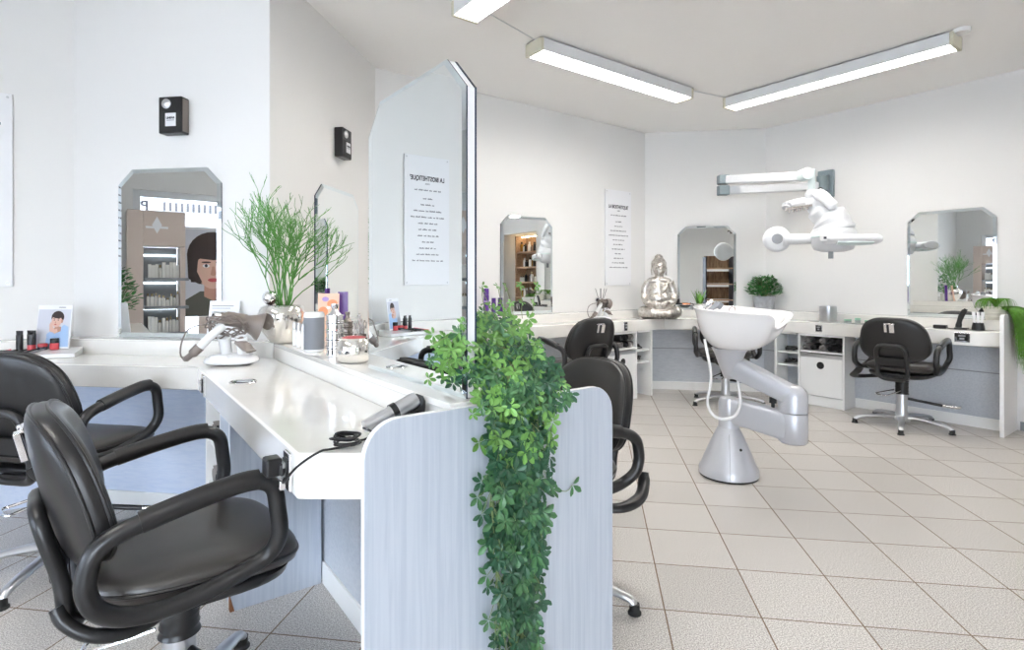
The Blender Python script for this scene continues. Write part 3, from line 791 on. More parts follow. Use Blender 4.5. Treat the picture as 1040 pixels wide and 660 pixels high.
# ================================================================== SALON CHAIR
def make_chair():
    t = thing('salon_chair', '', 'chair', group='black salon chairs')
    # seat (x forward, y left)
    def seat_out(a):
        c, s = math.cos(a), math.sin(a); e = 2/3.6
        x = 0.245*math.copysign(abs(c)**e, c); y = 0.235*math.copysign(abs(s)**e, s)
        y *= 1.0+0.06*x/0.245
        return (x, y)
    mb = MB(); mb.pillow(seat_out, 0.052, 0.04, 9, 56, 3.2, lambda a, b, w: (a+0.02, b, 0.472+w+0.02*(a/0.245)**2*(1 if a < 0 else 0.0)-0.018*max(0, a/0.245)**3*1.0+0.010*(b/0.235)**2))
    build('seat', mb, M['seat'], t, sharp=80)
    mb = MB(); out = [seat_out(2*PI*k/56) for k in range(56)]
    mb.tube([(a*0.992+0.02, b*0.992, 0.475+0.02*(a/0.245)**2*(1 if a < 0 else 0)-0.018*max(0, a/0.245)**3+0.010*(b/0.235)**2) for a, b in out], 0.0055, 8, 0, True)
    build('seat_piping', mb, M['leather'], t)
    mb = MB(); mb.pillow(lambda a: tuple(0.93*k for k in seat_out(a)), 0.01, 0.045, 6, 40, 3.0, lambda a, b, w: (a+0.02, b, 0.44+w))
    build('seat_shell', mb, M['black'], t, sharp=80)
    # backrest
    def back_out(a):
        c, s = math.cos(a), math.sin(a); e = 2/3.4
        y = math.copysign(abs(c)**e, c); z = math.copysign(abs(s)**e, s)
        hw = 0.243-0.028*(z+0.25)-0.022*z*z
        return (y*hw, z*0.178)
    def back_fn(a, b, w):
        # a lateral, b height, w thickness (+ = front)
        x = w-0.0+0.95*a*a
        tilt = math.radians(13)
        zz = b*math.cos(tilt)+ (-x)*0.0
        return (-0.245+x*math.cos(tilt)-b*math.sin(tilt)+0.0, a, 0.715+b*math.cos(tilt)+x*math.sin(tilt)*0.6)
    mb = MB(); mb.pillow(back_out, 0.055, 0.036, 9, 60, 3.4, back_fn)
    build('backrest', mb, M['leather'], t, sharp=80)
    for wv in (0.020, -0.014):
        mb = MB(); mb.tube([back_fn(*[k*0.985 for k in back_out(2*PI*i/60)], wv) for i in range(60)], 0.0045, 8, 0, True)
        build('backrest_piping', mb, M['leather'], t)
    # badge holder at the top of the shell
    p = back_fn(0, 0.105, -0.036)
    mb = MB(); R = Matrix.Rotation(math.radians(-13), 3, 'Y')
    mb.box((p[0]-0.004, 0.026, p[2]), (0.008, 0.020, 0.070), R=R); mb.box((p[0]-0.006, -0.018, p[2]-0.004), (0.014, 0.034, 0.066), R=R); mb.box((p[0]-0.004, 0.0, p[2]+0.032), (0.008, 0.072, 0.010), R=R)
    o = build('badge', mb, M['chrome'], t, bevel=0.002)
    # rear bracket : rounded loop plus two struts under the seat
    bk = MB(); w2 = 0.10
    loop = [(-0.232, -w2, 0.44), (-0.242, -w2, 0.52), (-0.270, -w2, 0.625), (-0.282, -w2+0.03, 0.668), (-0.284, 0, 0.672), (-0.282, w2-0.03, 0.668), (-0.270, w2, 0.625), (-0.242, w2, 0.52), (-0.232, w2, 0.44), (-0.215, w2-0.035, 0.405), (-0.210, 0, 0.400), (-0.215, -w2+0.035, 0.405)]
    bk.tube(loop, 0.0165, 10, 4, True)
    bk.box((-0.258, 0, 0.545), (0.014, 0.18, 0.06), R=Matrix.Rotation(math.radians(-9), 3, 'Y'))
    bk.box((-0.12, 0, 0.412), (0.20, 0.13, 0.026))
    build('back_bracket', bk, M['black'], t, bevel=0.0)
    # armrests
    for s in (-1, 1):
        ar = MB(); y = s*0.278; yi = s*0.262; yb = s*0.285
        path = [(-0.205, y, 0.585), (-0.190, y, 0.632), (-0.140, y, 0.662), (-0.02, y, 0.688), (0.070, y, 0.704), (0.118, y, 0.704), (0.152, y, 0.682), (0.162, y, 0.630), (0.166, y, 0.565), (0.142, yi, 0.515), (0.06, yi, 0.485), (-0.05, yi, 0.466), (-0.135, yi, 0.474), (-0.185, y, 0.510), (-0.204, y, 0.548)]
        ar.tube(path, 0.0200, 12, 5, True)
        a = build('armrest', ar, M['black'], t)
        pd = MB(); pd.tube([(-0.115, y, 0.671), (-0.02, y, 0.692), (0.075, y, 0.708), (0.118, y, 0.708)], [(0.0242, 0.0225)]*2, 12, 5)
        build('arm_pad', pd, M['leather'], a)
        bs = MB(); bs.box((0.0, s*0.215, 0.452), (0.06, 0.09, 0.014)); build('arm_bracket', bs, M['black'], a)
    # height lever curling out behind
    lv = MB(); lv.tube([(0.0, -0.05, 0.40), (-0.05, -0.11, 0.385), (-0.12, -0.145, 0.382), (-0.19, -0.145, 0.400), (-0.235, -0.125, 0.435), (-0.250, -0.112, 0.468)], [0.013, 0.015, 0.016, 0.016, 0.015, 0.015, 0.014], 12, 5)
    build('height_lever', lv, M['black'], t)
    # column
    be = MB(); prof = [(0.050, 0.262)]
    for k in range(8): z = 0.27+k*0.0155; prof += [(0.050-(0.004 if k < 6 else 0)+0.002*(k % 2), z), (0.044, z+0.008)]
    prof += [(0.052, 0.398), (0.07, 0.408), (0.07, 0.42)]
    be.lathe(prof, n=28); build('bellows', be, M['black'], t, sharp=60)
    co = MB(); co.lathe([(0.058, 0.058), (0.055, 0.075), (0.045, 0.10), (0.040, 0.13), (0.038, 0.275)], n=28); build('column', co, M['alu'], t)
    hb = MB(); hb.lathe([(0.0, 0.044), (0.058, 0.044), (0.062, 0.06), (0.058, 0.085), (0.0, 0.088)], n=28); build('hub', hb, M['alu'], t)
    # five star base
    for k in range(5):
        a = 2*PI*k/5+PI/5+0.25; R = Matrix.Rotation(a, 3, 'Z')
        lg = MB(); pts = [(0.045, 0, 0.072), (0.12, 0, 0.078), (0.21, 0, 0.070), (0.295, 0, 0.056), (0.325, 0, 0.044), (0.336, 0, 0.028)]
        lg.tube([R@Vector(p) for p in pts], [(0.018, 0.030), (0.017, 0.027), (0.015, 0.023), (0.014, 0.020), (0.014, 0.018), (0.012, 0.016)], 12, 4, flat=(0, 0, 1))
        l = build('leg', lg, M['alu'], t)
        gl = MB(); c = R@Vector((0.336, 0, 0)); gl.lathe([(0.024, 0.0), (0.024, 0.006), (0.018, 0.012), (0.018, 0.036), (0.015, 0.038)], c, 18); build('glide', gl, M['dark'], l)
    # swinging footrest bar
    a = math.radians(-62); R = Matrix.Rotation(a, 3, 'Z')
    fr = MB(); fr.tube([R@Vector(p) for p in [(0.04, 0, 0.225), (0.16, 0, 0.205), (0.28, 0, 0.185)]], 0.011, 10); f_ = build('footrest', fr, M['black'], t)
    fe = MB(); fe.tube([R@Vector(p) for p in [(0.27, 0, 0.187), (0.33, 0, 0.180), (0.375, 0.0, 0.178), (0.395, 0.02, 0.182)]], 0.012, 10, 3); build('footrest_end', fe, M['chrome'], f_)
    wl_ = MB(); R = Matrix.Rotation(math.radians(150), 3, 'Z')
    wl_.tube([R@Vector(p) for p in [(0.045, -0.03, 0.29), (0.16, -0.05, 0.268), (0.20, -0.05, 0.262), (0.21, 0, 0.262), (0.20, 0.05, 0.262), (0.16, 0.05, 0.268), (0.045, 0.03, 0.29)]], 0.0055, 8, 4)
    build('pump_pedal', wl_, M['chrome'], t)
    return t
chair = make_chair()
chair.location = (-0.868, 1.45, 0); chair.rotation_euler = (0, 0, math.radians(39.8))
chair['label'] = 'black salon chair filling the lower left foreground beside the near worktop'
again(chair, (-1.86, 2.33, 0), math.radians(80), 'black salon chair half cut off by the left edge, behind the foreground chair', (1, 1, 1.03))
near_right = again(chair, (0.135, 2.12, 0), A_1+PI-math.radians(6), 'black salon chair partly hidden by the right edge of the rounded end panel', (1, 1, 0.97))
for ch in near_right.children:
    if ch.name.startswith('height_lever'): ch.scale = (1.22, -1.75, 1.0)
again(chair, (-0.14, 2.74, 0), math.radians(190), 'black salon chair showing only a dark sliver between vine and nearest right chair', (1, 1, 0.90))
again(chair, (0.52, 4.58, 0), math.radians(124), 'black salon chair at the back left worktop, badge on its back')
again(chair, (2.06, 5.36, 0), A_V-math.radians(8), 'black salon chair hidden behind the white washing basin')
far_right = again(chair, (3.18, 4.53, 0), A_1+math.radians(3), 'black salon chair facing the mirror on the right wall')
for ch in far_right.children:
    if ch.name.startswith('height_lever'): ch.scale = (1.0, -2.0, 1.0)

# ================================================================== POINT HELPERS
def pz(x, y, z):
    Y = F_PX*(CAM_H-z)/(y-HOR); return Vector(((x-520)/F_PX*Y, Y, z))
def face_rz(p): return math.atan2(-p.y, -p.x)      # angle turning local +x towards the viewer's side of the room

# ================================================================== WASHING BASIN
wb = thing('washing_basin_unit', 'white ceramic washing basin on a jointed silver arm and cone foot', 'wash basin', (1.318, 3.38, 0))
bs = MB(); bs.lathe([(0.168, 0.0), (0.168, 0.012)], n=40); build('base_ring', bs, M['dark'], wb)
bs = MB(); bs.lathe([(0.172, 0.012), (0.172, 0.045), (0.160, 0.065), (0.135, 0.13), (0.105, 0.20), (0.075, 0.265), (0.062, 0.292)], n=48); build('base_cone', bs, M['silver'], wb)
sm = MB()
for k in range(9):
    pass
aa = math.radians(252)
prof = [(0.1735, 0.02), (0.1735, 0.045), (0.1615, 0.065), (0.1365, 0.13), (0.1065, 0.20), (0.0765, 0.265)]
sm.tube([(r*math.cos(aa), r*math.sin(aa), z) for r, z in prof], 0.0016, 6); build('cone_seam', sm, M['midgrey'], wb)
sm = MB(); a2 = math.radians(285); sm.cyl((0.108*math.cos(a2), 0.108*math.sin(a2), 0.18), (0.116*math.cos(a2), 0.116*math.sin(a2), 0.184), 0.008); build('screw_cap', sm, M['dark'], wb)
nk = MB(); nk.lathe([(0.060, 0.285), (0.058, 0.30), (0.058, 0.335)], n=32); build('neck', nk, M['silver'], wb)
JX = Vector((0.285, -0.21, 0)); dj = JX.normalized(); nj = Vector((-dj.y, dj.x, 0))
def arm_mesh(p, q, zt0, zb0, zt1, zb1, w0, w1):
    """rounded box arm between p and q with a sloped top and bottom"""
    mb = MB(); vs = []; K = 14; m = 20
    for k in range(K+1):
        t = k/K; c = p.lerp(q, t); zt = zt0+(zt1-zt0)*t; zb = zb0+(zb1-zb0)*t; w = w0+(w1-w0)*t
        for i in range(m):
            a = 2*PI*i/m; e = 0.35
            cx = math.copysign(abs(math.cos(a))**e, math.cos(a)); sz = math.copysign(abs(math.sin(a))**e, math.sin(a))
            vs.append(c+nj*(cx*w)+Vector((0, 0, (zt+zb)/2+sz*(zt-zb)/2)))
    fs = [(k*m+i, k*m+(i+1) % m, (k+1)*m+(i+1) % m, (k+1)*m+i) for k in range(K) for i in range(m)]
    fs += [tuple(range(m)), tuple(K*m+i for i in range(m))[::-1]]
    return mb.add(vs, fs)
jr = 0.078
la = arm_mesh(Vector((0, 0, 0))-dj*0.0, JX, 0.475, 0.325, 0.432, 0.265, 0.050, jr-0.003)
la.lathe([(0, 0.327), (0.052, 0.33), (0.058, 0.35), (0.058, 0.44), (0.050, 0.47), (0, 0.478)], n=28)
la.lathe([(0, 0.258), (jr-0.01, 0.258), (jr, 0.268), (jr, 0.425), (jr-0.003, 0.430), (0, 0.430)], JX, 36)
build('lower_arm', la, M['silver'], wb, sharp=50)
BX = Vector((0.055, -0.03, 0))
dj2 = (BX-JX).normalized(); nj = Vector((-dj2.y, dj2.x, 0))
ua = arm_mesh(JX, BX-Vector((0.02, 0, 0))+dj2*0.02, 0.580, 0.470, 0.735, 0.600, jr-0.006, 0.070)
ua.lathe([(0, 0.434), (jr, 0.434), (jr, 0.52), (jr-0.008, 0.555), (0.045, 0.580), (0, 0.585)], JX, 36)
build('upper_arm', ua, M['silver'], wb, sharp=50)
cy = MB(); cy.lathe([(0.0, 0.585), (0.035, 0.60), (0.065, 0.68), (0.088, 0.745), (0.105, 0.775), (0, 0.778)], BX-Vector((0.06, 0, 0)), 32); build('basin_support', cy, M['silver'], wb, sharp=60)
kn = MB(); kn.cyl(JX-dj*0.105+Vector((0, 0, 0.43)), JX-dj*0.105+Vector((0, 0, 0.50)), 0.010); kn.cyl(JX-dj*0.105+Vector((0, 0, 0.47)), JX-dj*0.105+Vector((0, 0, 0.50)), 0.02); build('lock_lever', kn, M['dark'], wb)
# ceramic bowl : rings, neck direction towards lower right
NA = math.radians(-46)
ex, ey = Vector((math.cos(NA), math.sin(NA), 0)), Vector((-math.sin(NA), math.cos(NA), 0))
def rim(th):
    # u along neck axis, v across; th=0 is the neck side
    c, s_ = math.cos(th), math.sin(th)
    u = 0.30*math.copysign(abs(c)**0.85, c)+0.0; v = 0.245*math.copysign(abs(s_)**0.8, s_)
    notch = math.exp(-(th_w(th)/0.40)**2)
    u -= 0.085*notch
    z = 1.012-0.080*notch+0.004*math.exp(-((abs(th_w(th))-0.75)/0.35)**2)-0.020*c
    if c < 0: u *= 0.80
    return u, v, z
def th_w(t): return (t+PI) % (2*PI)-PI
bm_ = MB(); n = 72; vs = []
bc = BX+Vector((-0.035, 0, 0))
levels = []
# outside from foot to rim
for k, f in enumerate([0.0, 0.08, 0.2, 0.35, 0.5, 0.65, 0.8, 0.92, 1.0]):
    g = f**0.88
    ring = []
    for i in range(n):
        th = 2*PI*i/n; u, v, z = rim(th); r0 = 0.095
        uu = (1-g)*r0*math.cos(th)+g*u*(0.97 if f < 1 else 1.0)+0.03*g; vv = (1-g)*r0*math.sin(th)+g*v*(0.97 if f < 1 else 1.0)
        bulge = math.sin(f*PI)*0.028
        l = math.hypot(uu, vv) or 1; uu += bulge*uu/l; vv += bulge*vv/l
        zz = 0.768+(z-0.018-0.768)*f**1.25
        ring.append((uu, vv, zz))
    levels.append(ring)
R1 = [(rim(2*PI*i/n)[0]+0.03+0.012*math.cos(2*PI*i/n), rim(2*PI*i/n)[1]+0.012*math.sin(2*PI*i/n), rim(2*PI*i/n)[2]-0.008) for i in range(n)]
R2 = [(rim(2*PI*i/n)[0]+0.03, rim(2*PI*i/n)[1], rim(2*PI*i/n)[2]) for i in range(n)]
levels += [R1, R2]
for f, dz in ((0.93, -0.006), (0.86, -0.030), (0.76, -0.075), (0.60, -0.125), (0.38, -0.160), (0.15, -0.172)):
    levels.append([(0.03+rim(2*PI*i/n)[0]*f, rim(2*PI*i/n)[1]*f, max(0.80, (rim(2*PI*i/n)[2]*(f if f > 0.7 else f)+1.0*(1-f))+dz)) for i in range(n)])
for ring in levels:
    for u, v, z in ring: vs.append(bc+ex*u+ey*v+Vector((0, 0, z)))
m = len(levels); fs = [(k*n+i, k*n+(i+1) % n, (k+1)*n+(i+1) % n, (k+1)*n+i) for k in range(m-1) for i in range(n)]
fs += [tuple(range(n))[::-1], tuple((m-1)*n+i for i in range(n))]
bm_.add(vs, fs); bo = build('basin_bowl', bm_, M['ceramic'], wb, sharp=70)
ss = bo.modifiers.new('soften', 'SUBSURF'); ss.levels = 1; ss.render_levels = 1
tp = MB(); tb = bc-ex*0.19+Vector((0, 0, 0.985))
tp.cyl(tb-Vector((0, 0, 0.02)), tb+Vector((0, 0, 0.03)), 0.02); tp.tube([tb+Vector((0, 0, 0.03)), tb+ex*0.03-ey*0.0+Vector((0, 0, 0.052)), tb-ey*0.0+ex*0.0+Vector((0.045, 0, 0.066))], [0.016, 0.015, 0.013], 12, 4)
build('mixer_tap', tp, M['chrome'], wb)
sh = MB(); q = bc-ex*0.14-ey*0.02+Vector((0, 0, 1.0))
sh.tube([q+Vector((-0.04, -0.0, -0.028)), q+Vector((0.0, 0, 0.0)), q+Vector((0.05, 0, 0.038))], [0.013, 0.014, 0.020], 14, 3); sh.cyl(q+Vector((0.045, 0, 0.037)), q+Vector((0.068, 0, 0.020)), 0.022)
build('shower_head', sh, M['midgrey'], wb)
vk = MB(); q = bc+ex*0.045-ey*0.12+Vector((0, 0, 1.0)); vk.tube([q+Vector((-0.02, 0, 0)), q+Vector((-0.012, 0, 0.025)), q+Vector((0.012, 0, 0.025)), q+Vector((0.02, 0, 0))], 0.003, 6, 3); vk.cyl(q+Vector((0, 0, -0.02)), q+Vector((0, 0, 0.02)), 0.004)
build('plug_handle', vk, M['chrome'], wb)
hs = MB(); hs.tube([bc-ex*0.10-ey*0.13+Vector((-0.02, 0, 0.83)), Vector((-0.15, -0.12, 0.62)), Vector((-0.17, -0.12, 0.46)), Vector((-0.12, -0.13, 0.38)), Vector((-0.02, -0.13, 0.385)), Vector((0.03, -0.10, 0.46)), Vector((0.03, -0.07, 0.58)), BX+Vector((-0.03, -0.05, 0.64))], 0.0085, 10, 8)
build('water_hose', hs, M['whitep'], wb)

# ================================================================== HOOD PROCESSOR ON THE WALL
hd = thing('hair_processor', 'white ring arm hair processor hanging from a folding wall arm at the right', 'hair processor')
pw = pC+D2*((Vector((3.15, 5.555))-pC).dot(D2)); ang = A_2
Rw = Matrix.Rotation(ang, 3, 'Z'); inw = Vector((D1.x, D1.y, 0)); alw = Vector((D2.x, D2.y, 0))
pw3 = v3(pw, 2.15)
mb = MB(); mb.box(pw3-inw*0.022, (0.15, 0.04, 0.27), R=Rw); mb.box(pw3-inw*0.06+Vector((0, 0, -0.0)), (0.085, 0.05, 0.17), R=Rw); build('wall_bracket', mb, M['hoodgrey'], hd, bevel=0.008)
pj = pw3-inw*0.10
mb = MB(); mb.cyl(pj+Vector((0, 0, -0.07)), pj+Vector((0, 0, 0.07)), 0.05, n=20)
build('bracket_hinge', mb, M['hoodgrey'], hd)
el = Vector((2.13, 5.60, 2.15))
def bar(mb, p, q, w, h):
    d = q-p; a = math.atan2(d.y, d.x); pit = math.atan2(d.z, math.hypot(d.x, d.y))
    R = Matrix.Rotation(a, 3, 'Z')@Matrix.Rotation(-pit, 3, 'Y'); mb.box((p+q)/2, (d.length, w, h), R=R)
mb = MB(); bar(mb, pj+Vector((0, 0, -0.03)), el+Vector((0.02, 0, -0.055)), 0.05, 0.085); build('inner_arm', mb, M['hood'], hd, bevel=0.015)
mb = MB(); mb.box(el+Vector((0, 0, 0.052)), (0.11, 0.085, 0.095)); mb.box(el+Vector((0, 0, -0.055)), (0.11, 0.085, 0.10)); build('elbow', mb, M['hoodgrey'], hd, bevel=0.012)
ps = Vector((2.63, 4.93, 2.115))
mb = MB(); bar(mb, el+Vector((0.02, -0.02, 0.05)), ps+Vector((-0.02, 0.02, 0.0)), 0.05, 0.085); build('outer_arm', mb, M['hood'], hd, bevel=0.015)
mb = MB(); mb.cyl(ps+Vector((-0.03, -0.055, 0.01)), ps+Vector((-0.03, 0.055, 0.01)), 0.055, n=24); mb.cyl(ps+Vector((0.03, 0, 0.06)), ps+Vector((0.03, 0, -0.13)), 0.030, n=20); build('post_joint', mb, M['hoodpale'], hd, bevel=0.006)
# body frame: bx0 = image right, by0 = towards the viewer
c0 = Vector((2.72, 4.90, 0)); rx = Vector((0.876, -0.482, 0)); ry = Vector((-0.482, -0.876, 0))
def hp(a, b, z): return c0+rx*a+ry*b+Vector((0, 0, z))
mb = MB(); mb.tube([hp(-0.06, 0, 1.995), hp(-0.06, 0.0, 1.94), hp(-0.035, 0, 1.86), hp(0.02, 0, 1.78), hp(0.08, 0, 1.70), hp(0.10, 0, 1.62)], [(0.045, 0.04), (0.06, 0.05), (0.085, 0.07), (0.115, 0.11), (0.15, 0.15), (0.17, 0.165)], 24, 5, flat=(rx.x, rx.y, 0)); build('neck_shroud', mb, M['hood'], hd, sharp=70)
mb = MB(); mb.tube([hp(-0.06, 0.075, 1.96), hp(0.01, 0.10, 1.92), hp(0.08, 0.12, 1.84), hp(0.12, 0.12, 1.80)], [(0.01, 0.03), (0.022, 0.05), (0.018, 0.045), (0.004, 0.012)], 16, 5, flat=(ry.x, ry.y, 0)); build('front_yoke', mb, M['hood'], hd, sharp=70)
mb = MB(); mb.lathe([(0, 1.432), (0.09, 1.436), (0.15, 1.455), (0.172, 1.50), (0.180, 1.56), (0.178, 1.60), (0.16, 1.635), (0, 1.66)], hp(0.10, 0, 0), 40); build('central_dome', mb, M['hood'], hd, sharp=70)
mb = MB(); mb.lathe([(0.1805, 1.555), (0.1835, 1.56), (0.1835, 1.573), (0.1805, 1.578)], hp(0.10, 0, 0), 40, caps=False); build('dome_trim', mb, M['hoodpale'], hd)
def paddle(name, axis_a, zc, r, L, tilt=0.0, disc=True, start=0.12):
    d = (rx*math.cos(axis_a)+ry*math.sin(axis_a)); p0 = hp(0.10, 0, zc)
    mb = MB(); a = p0+d*start; b = p0+d*L
    mb.tube([a, a.lerp(b, 0.3), a.lerp(b, 0.75), b], [(0.055, 0.05), (0.045, 0.035), (0.048, 0.04), (0.06, 0.045)], 18, 4, flat=(0, 0, 1))
    return mb, d, b
mb, d, b = paddle('left', math.radians(172), 1.555, 0, 0.40)
sd = Vector((-0.35, -0.94, 0)).normalized(); Rm = sd.to_track_quat('Z', 'Y').to_matrix()
lp = build('left_radiator_arm', mb, M['hood'], hd, sharp=70)
mb = MB(); dc = hp(-0.345, 0.03, 1.560)
mb.lathe([(0, -0.06), (0.09, -0.055), (0.112, -0.03), (0.117, 0.0), (0.108, 0.028), (0.085, 0.040), (0.0, 0.042)], dc, 36, Rm); build('round_housing', mb, M['hood'], lp, sharp=60)
mb = MB(); mb.lathe([(0, 0.0425), (0.042, 0.043), (0.046, 0.046), (0.0, 0.050)], dc, 28, Rm); build('grey_button', mb, M['midgrey'], lp)
mb = MB(); 
for k, (u0, w0) in enumerate(((0.02, 0.055), (0.17, 0.062), (0.34, 0.060), (0.415, 0.045))): pass
mb.tube([hp(0.02, 0.155, 1.535), hp(0.12, 0.185, 1.535), hp(0.26, 0.16, 1.53), hp(0.37, 0.12, 1.528), hp(0.42, 0.09, 1.53)], [(0.036, 0.035), (0.040, 0.06), (0.042, 0.075), (0.044, 0.08), (0.035, 0.06)], 20, 5, flat=(0, 0, 1))
rp_ = build('right_radiator_arm', mb, M['hood'], hd, sharp=70)
mb = MB(); mb.tube([hp(0.12, 0.190, 1.505), hp(0.26, 0.165, 1.50), hp(0.36, 0.125, 1.498)], [(0.02, 0.055), (0.024, 0.07), (0.02, 0.07)], 16, 5, flat=(0, 0, 1)); build('lower_grille', mb, M['hoodpale'], rp_)
mb = MB(); q = hp(0.045, 0.215, 1.545); mb.box(q, (0.10, 0.012, 0.05), R=Matrix.Rotation(math.atan2(rx.y, rx.x), 3, 'Z')); build('control_panel', mb, M['whitep'], hd, bevel=0.004)
mb = MB(); q = hp(0.035, 0.223, 1.545); mb.box(q, (0.022, 0.006, 0.02), R=Matrix.Rotation(math.atan2(rx.y, rx.x), 3, 'Z')); build('control_display', mb, M['ink'], hd)
mb = MB(); mb.tube([hp(-0.04, -0.02, 1.86), hp(-0.12, -0.03, 1.885), hp(-0.24, -0.02, 1.865), hp(-0.275, 0.0, 1.845)], [(0.035, 0.05), (0.045, 0.075), (0.045, 0.08), (0.02, 0.05)], 20, 5, flat=(0, 0, 1)); ra = build('rear_radiator_arm', mb, M['hood'], hd, sharp=70)
mb = MB()
for k in range(6): q = hp(-0.10-0.028*k, 0.05-0.004*k, 1.835-0.004*k); mb.cyl(q-ry*0.0+Vector((0, 0, 0.012)), q+Vector((0, 0, -0.022)), 0.010, n=8)
bar(mb, hp(-0.27, 0.03, 1.825), hp(-0.06, 0.05, 1.845), 0.05, 0.02)
build('heater_grille', mb, M['bronzering'], ra)
mb = MB(); mb.cyl(hp(0.08, 0.05, 1.44), hp(0.08, 0.05, 1.375), 0.020, n=16); build('lower_knob', mb, M['midgrey'], hd)
mb = MB(); mb.sph(hp(-0.0, 0.02, 1.985), 0.022, 14, 8); build('clamp_knob', mb, M['dark'], hd)
mb = MB(); mb.tube([hp(-0.03, 0.03, 1.80), hp(-0.05, 0.05, 1.745), hp(-0.01, 0.06, 1.725), hp(0.03, 0.06, 1.74), hp(0.02, 0.04, 1.77), hp(-0.04, 0.05, 1.78), hp(-0.055, 0.05, 1.76)], 0.006, 6, 6); build('loose_cable', mb, M['dark'], hd)
mb = MB(); mb.tube([pw3-inw*0.03+Vector((0, 0, -0.13)), pw3-inw*0.03+alw*0.005+Vector((0, 0, -0.17)), pw3-inw*0.012-alw*0.01+Vector((0, 0, -0.21))], 0.005, 6, 4); build('supply_cable', mb, M['dark'], hd)

# ================================================================== SEATED STATUE
bl = pz(668, 323.3, Z_T)
bd = thing('buddha_statue', 'silver seated buddha statue in the back corner of the worktop', 'statue', (1.54, 5.82, Z_T), math.radians(-98))
mb = MB(); E = lambda c, sc, R=None: mb.sph(c, 1.0, 20, 12, sc, R)
E((0, 0, 0.265), (0.090, 0.128, 0.175)); E((0.03, 0, 0.20), (0.08, 0.135, 0.10)); E((0.0, 0, 0.39), (0.068, 0.130, 0.055)); E((0.02, 0, 0.13), (0.11, 0.14, 0.09))
E((-0.01, 0, 0.06), (0.135, 0.195, 0.062))
for s in (-1, 1):
    mb.tube([(0.0, s*0.110, 0.385), (-0.005, s*0.138, 0.32), (0.005, s*0.150, 0.24), (0.05, s*0.135, 0.175), (0.105, s*0.06, 0.155), (0.125, s*0.015, 0.152)], [0.042, 0.040, 0.038, 0.034, 0.026, 0.020], 14, 5)
    mb.tube([(0.0, s*0.09, 0.075), (0.055, s*0.165, 0.070), (0.10, s*0.12, 0.062), (0.135, s*0.02, 0.058), (0.125, -s*0.05, 0.060)], [0.062, 0.060, 0.052, 0.040, 0.030], 14, 5)
    for f in range(4):
        mb.tube([(0.128, s*0.03, 0.146+0.004*f), (0.135, s*(0.0), 0.150+0.005*f), (0.130, -s*0.03, 0.153+0.006*f)], 0.0065, 8, 3)
mb.tube([(0.0, 0, 0.40), (0.005, 0, 0.46)], [0.050, 0.043], 16)
E((0.014, 0, 0.525), (0.068, 0.066, 0.086)); E((-0.004, 0, 0.552), (0.070, 0.068, 0.066))
mb.tube([(0.076, 0, 0.548), (0.091, 0, 0.520), (0.088, 0, 0.512)], [0.006, 0.010, 0.011], 8, 3)
E((0.077, 0, 0.492), (0.008, 0.020, 0.006)); E((0.076, 0, 0.481), (0.008, 0.016, 0.006)); E((0.062, 0, 0.463), (0.016, 0.020, 0.014))
for s in (-1, 1): mb.tube([(0.079, s*0.010, 0.553), (0.075, s*0.028, 0.561), (0.060, s*0.048, 0.552)], 0.005, 6, 4)
for s in (-1, 1): E((0.070, s*0.027, 0.533), (0.012, 0.017, 0.009))
body = build('body', mb, silver_patina(), bd, sharp=180)
rm = body.modifiers.new('merge', 'REMESH'); rm.mode = 'VOXEL'; rm.voxel_size = 0.0042; rm.use_smooth_shade = True
sp_ = M['silverpatina'] = body.data.materials[0]
mb = MB()
for s in (-1, 1): mb.tube([(0.0, s*0.072, 0.548), (-0.004, s*0.078, 0.51), (0.0, s*0.072, 0.455)], [(0.012, 0.006)]*2, 8, 4)
build('ears', mb, sp_, bd)
mb = MB(); mb.sph((-0.010, 0, 0.570), 1.0, 20, 12, (0.070, 0.070, 0.062)); mb.sph((-0.012, 0, 0.634), 1.0, 16, 10, (0.038, 0.038, 0.034))
rnd = random.Random(2)
for k in range(150):
    z = 1-(k+0.5)/150*1.25; r_ = math.sqrt(max(0, 1-z*z)); a = k*2.39996
    p = Vector((-0.010+0.072*r_*math.cos(a), 0.072*r_*math.sin(a), 0.570+0.064*z))
    if p.x > 0.040 and p.z < 0.592: continue
    mb.sph(p, 0.0085, 6, 4)
for k in range(40):
    z = 1-(k+0.5)/40*1.3; r_ = math.sqrt(max(0, 1-z*z)); a = k*2.39996
    mb.sph((-0.012+0.040*r_*math.cos(a), 0.040*r_*math.sin(a), 0.634+0.036*z), 0.0065, 6, 4)
build('hair_curls', mb, sp_, bd)
mb = MB()
for k in range(5):
    y = 0.05+0.008*k; mb.tube([(0.055-0.01*k*0.4, 0.095-0.012*k, 0.405-0.004*k), (0.092, 0.055-0.022*k, 0.32-0.012*k), (0.096, 0.0-0.03*k*0.6, 0.24-0.012*k), (0.085, -0.075, 0.20-0.008*k)], 0.0045, 6, 5)
for k in range(6):
    a = -0.06+0.024*k; mb.tube([(0.155, a*0.9, 0.075), (0.168, a, 0.04), (0.170, a*1.15, 0.006)], 0.006, 6, 4)
build('robe_folds', mb, sp_, bd)
mb = MB(); mb.lathe([(0, 0.168), (0.02, 0.170), (0.036, 0.190), (0.038, 0.205), (0.033, 0.205), (0.025, 0.19), (0, 0.182)], (0.118, 0, -0.004), 20); build('offering_bowl', mb, sp_, bd)
mb = MB(); mb.sph((0.0, 0, 0), 1, 28, 8, (0.165, 0.205, 0.014)); [None]; mb.v = [(x, y, max(z, 0.0)) for x, y, z in mb.v]; build('plinth', mb, sp_, bd)

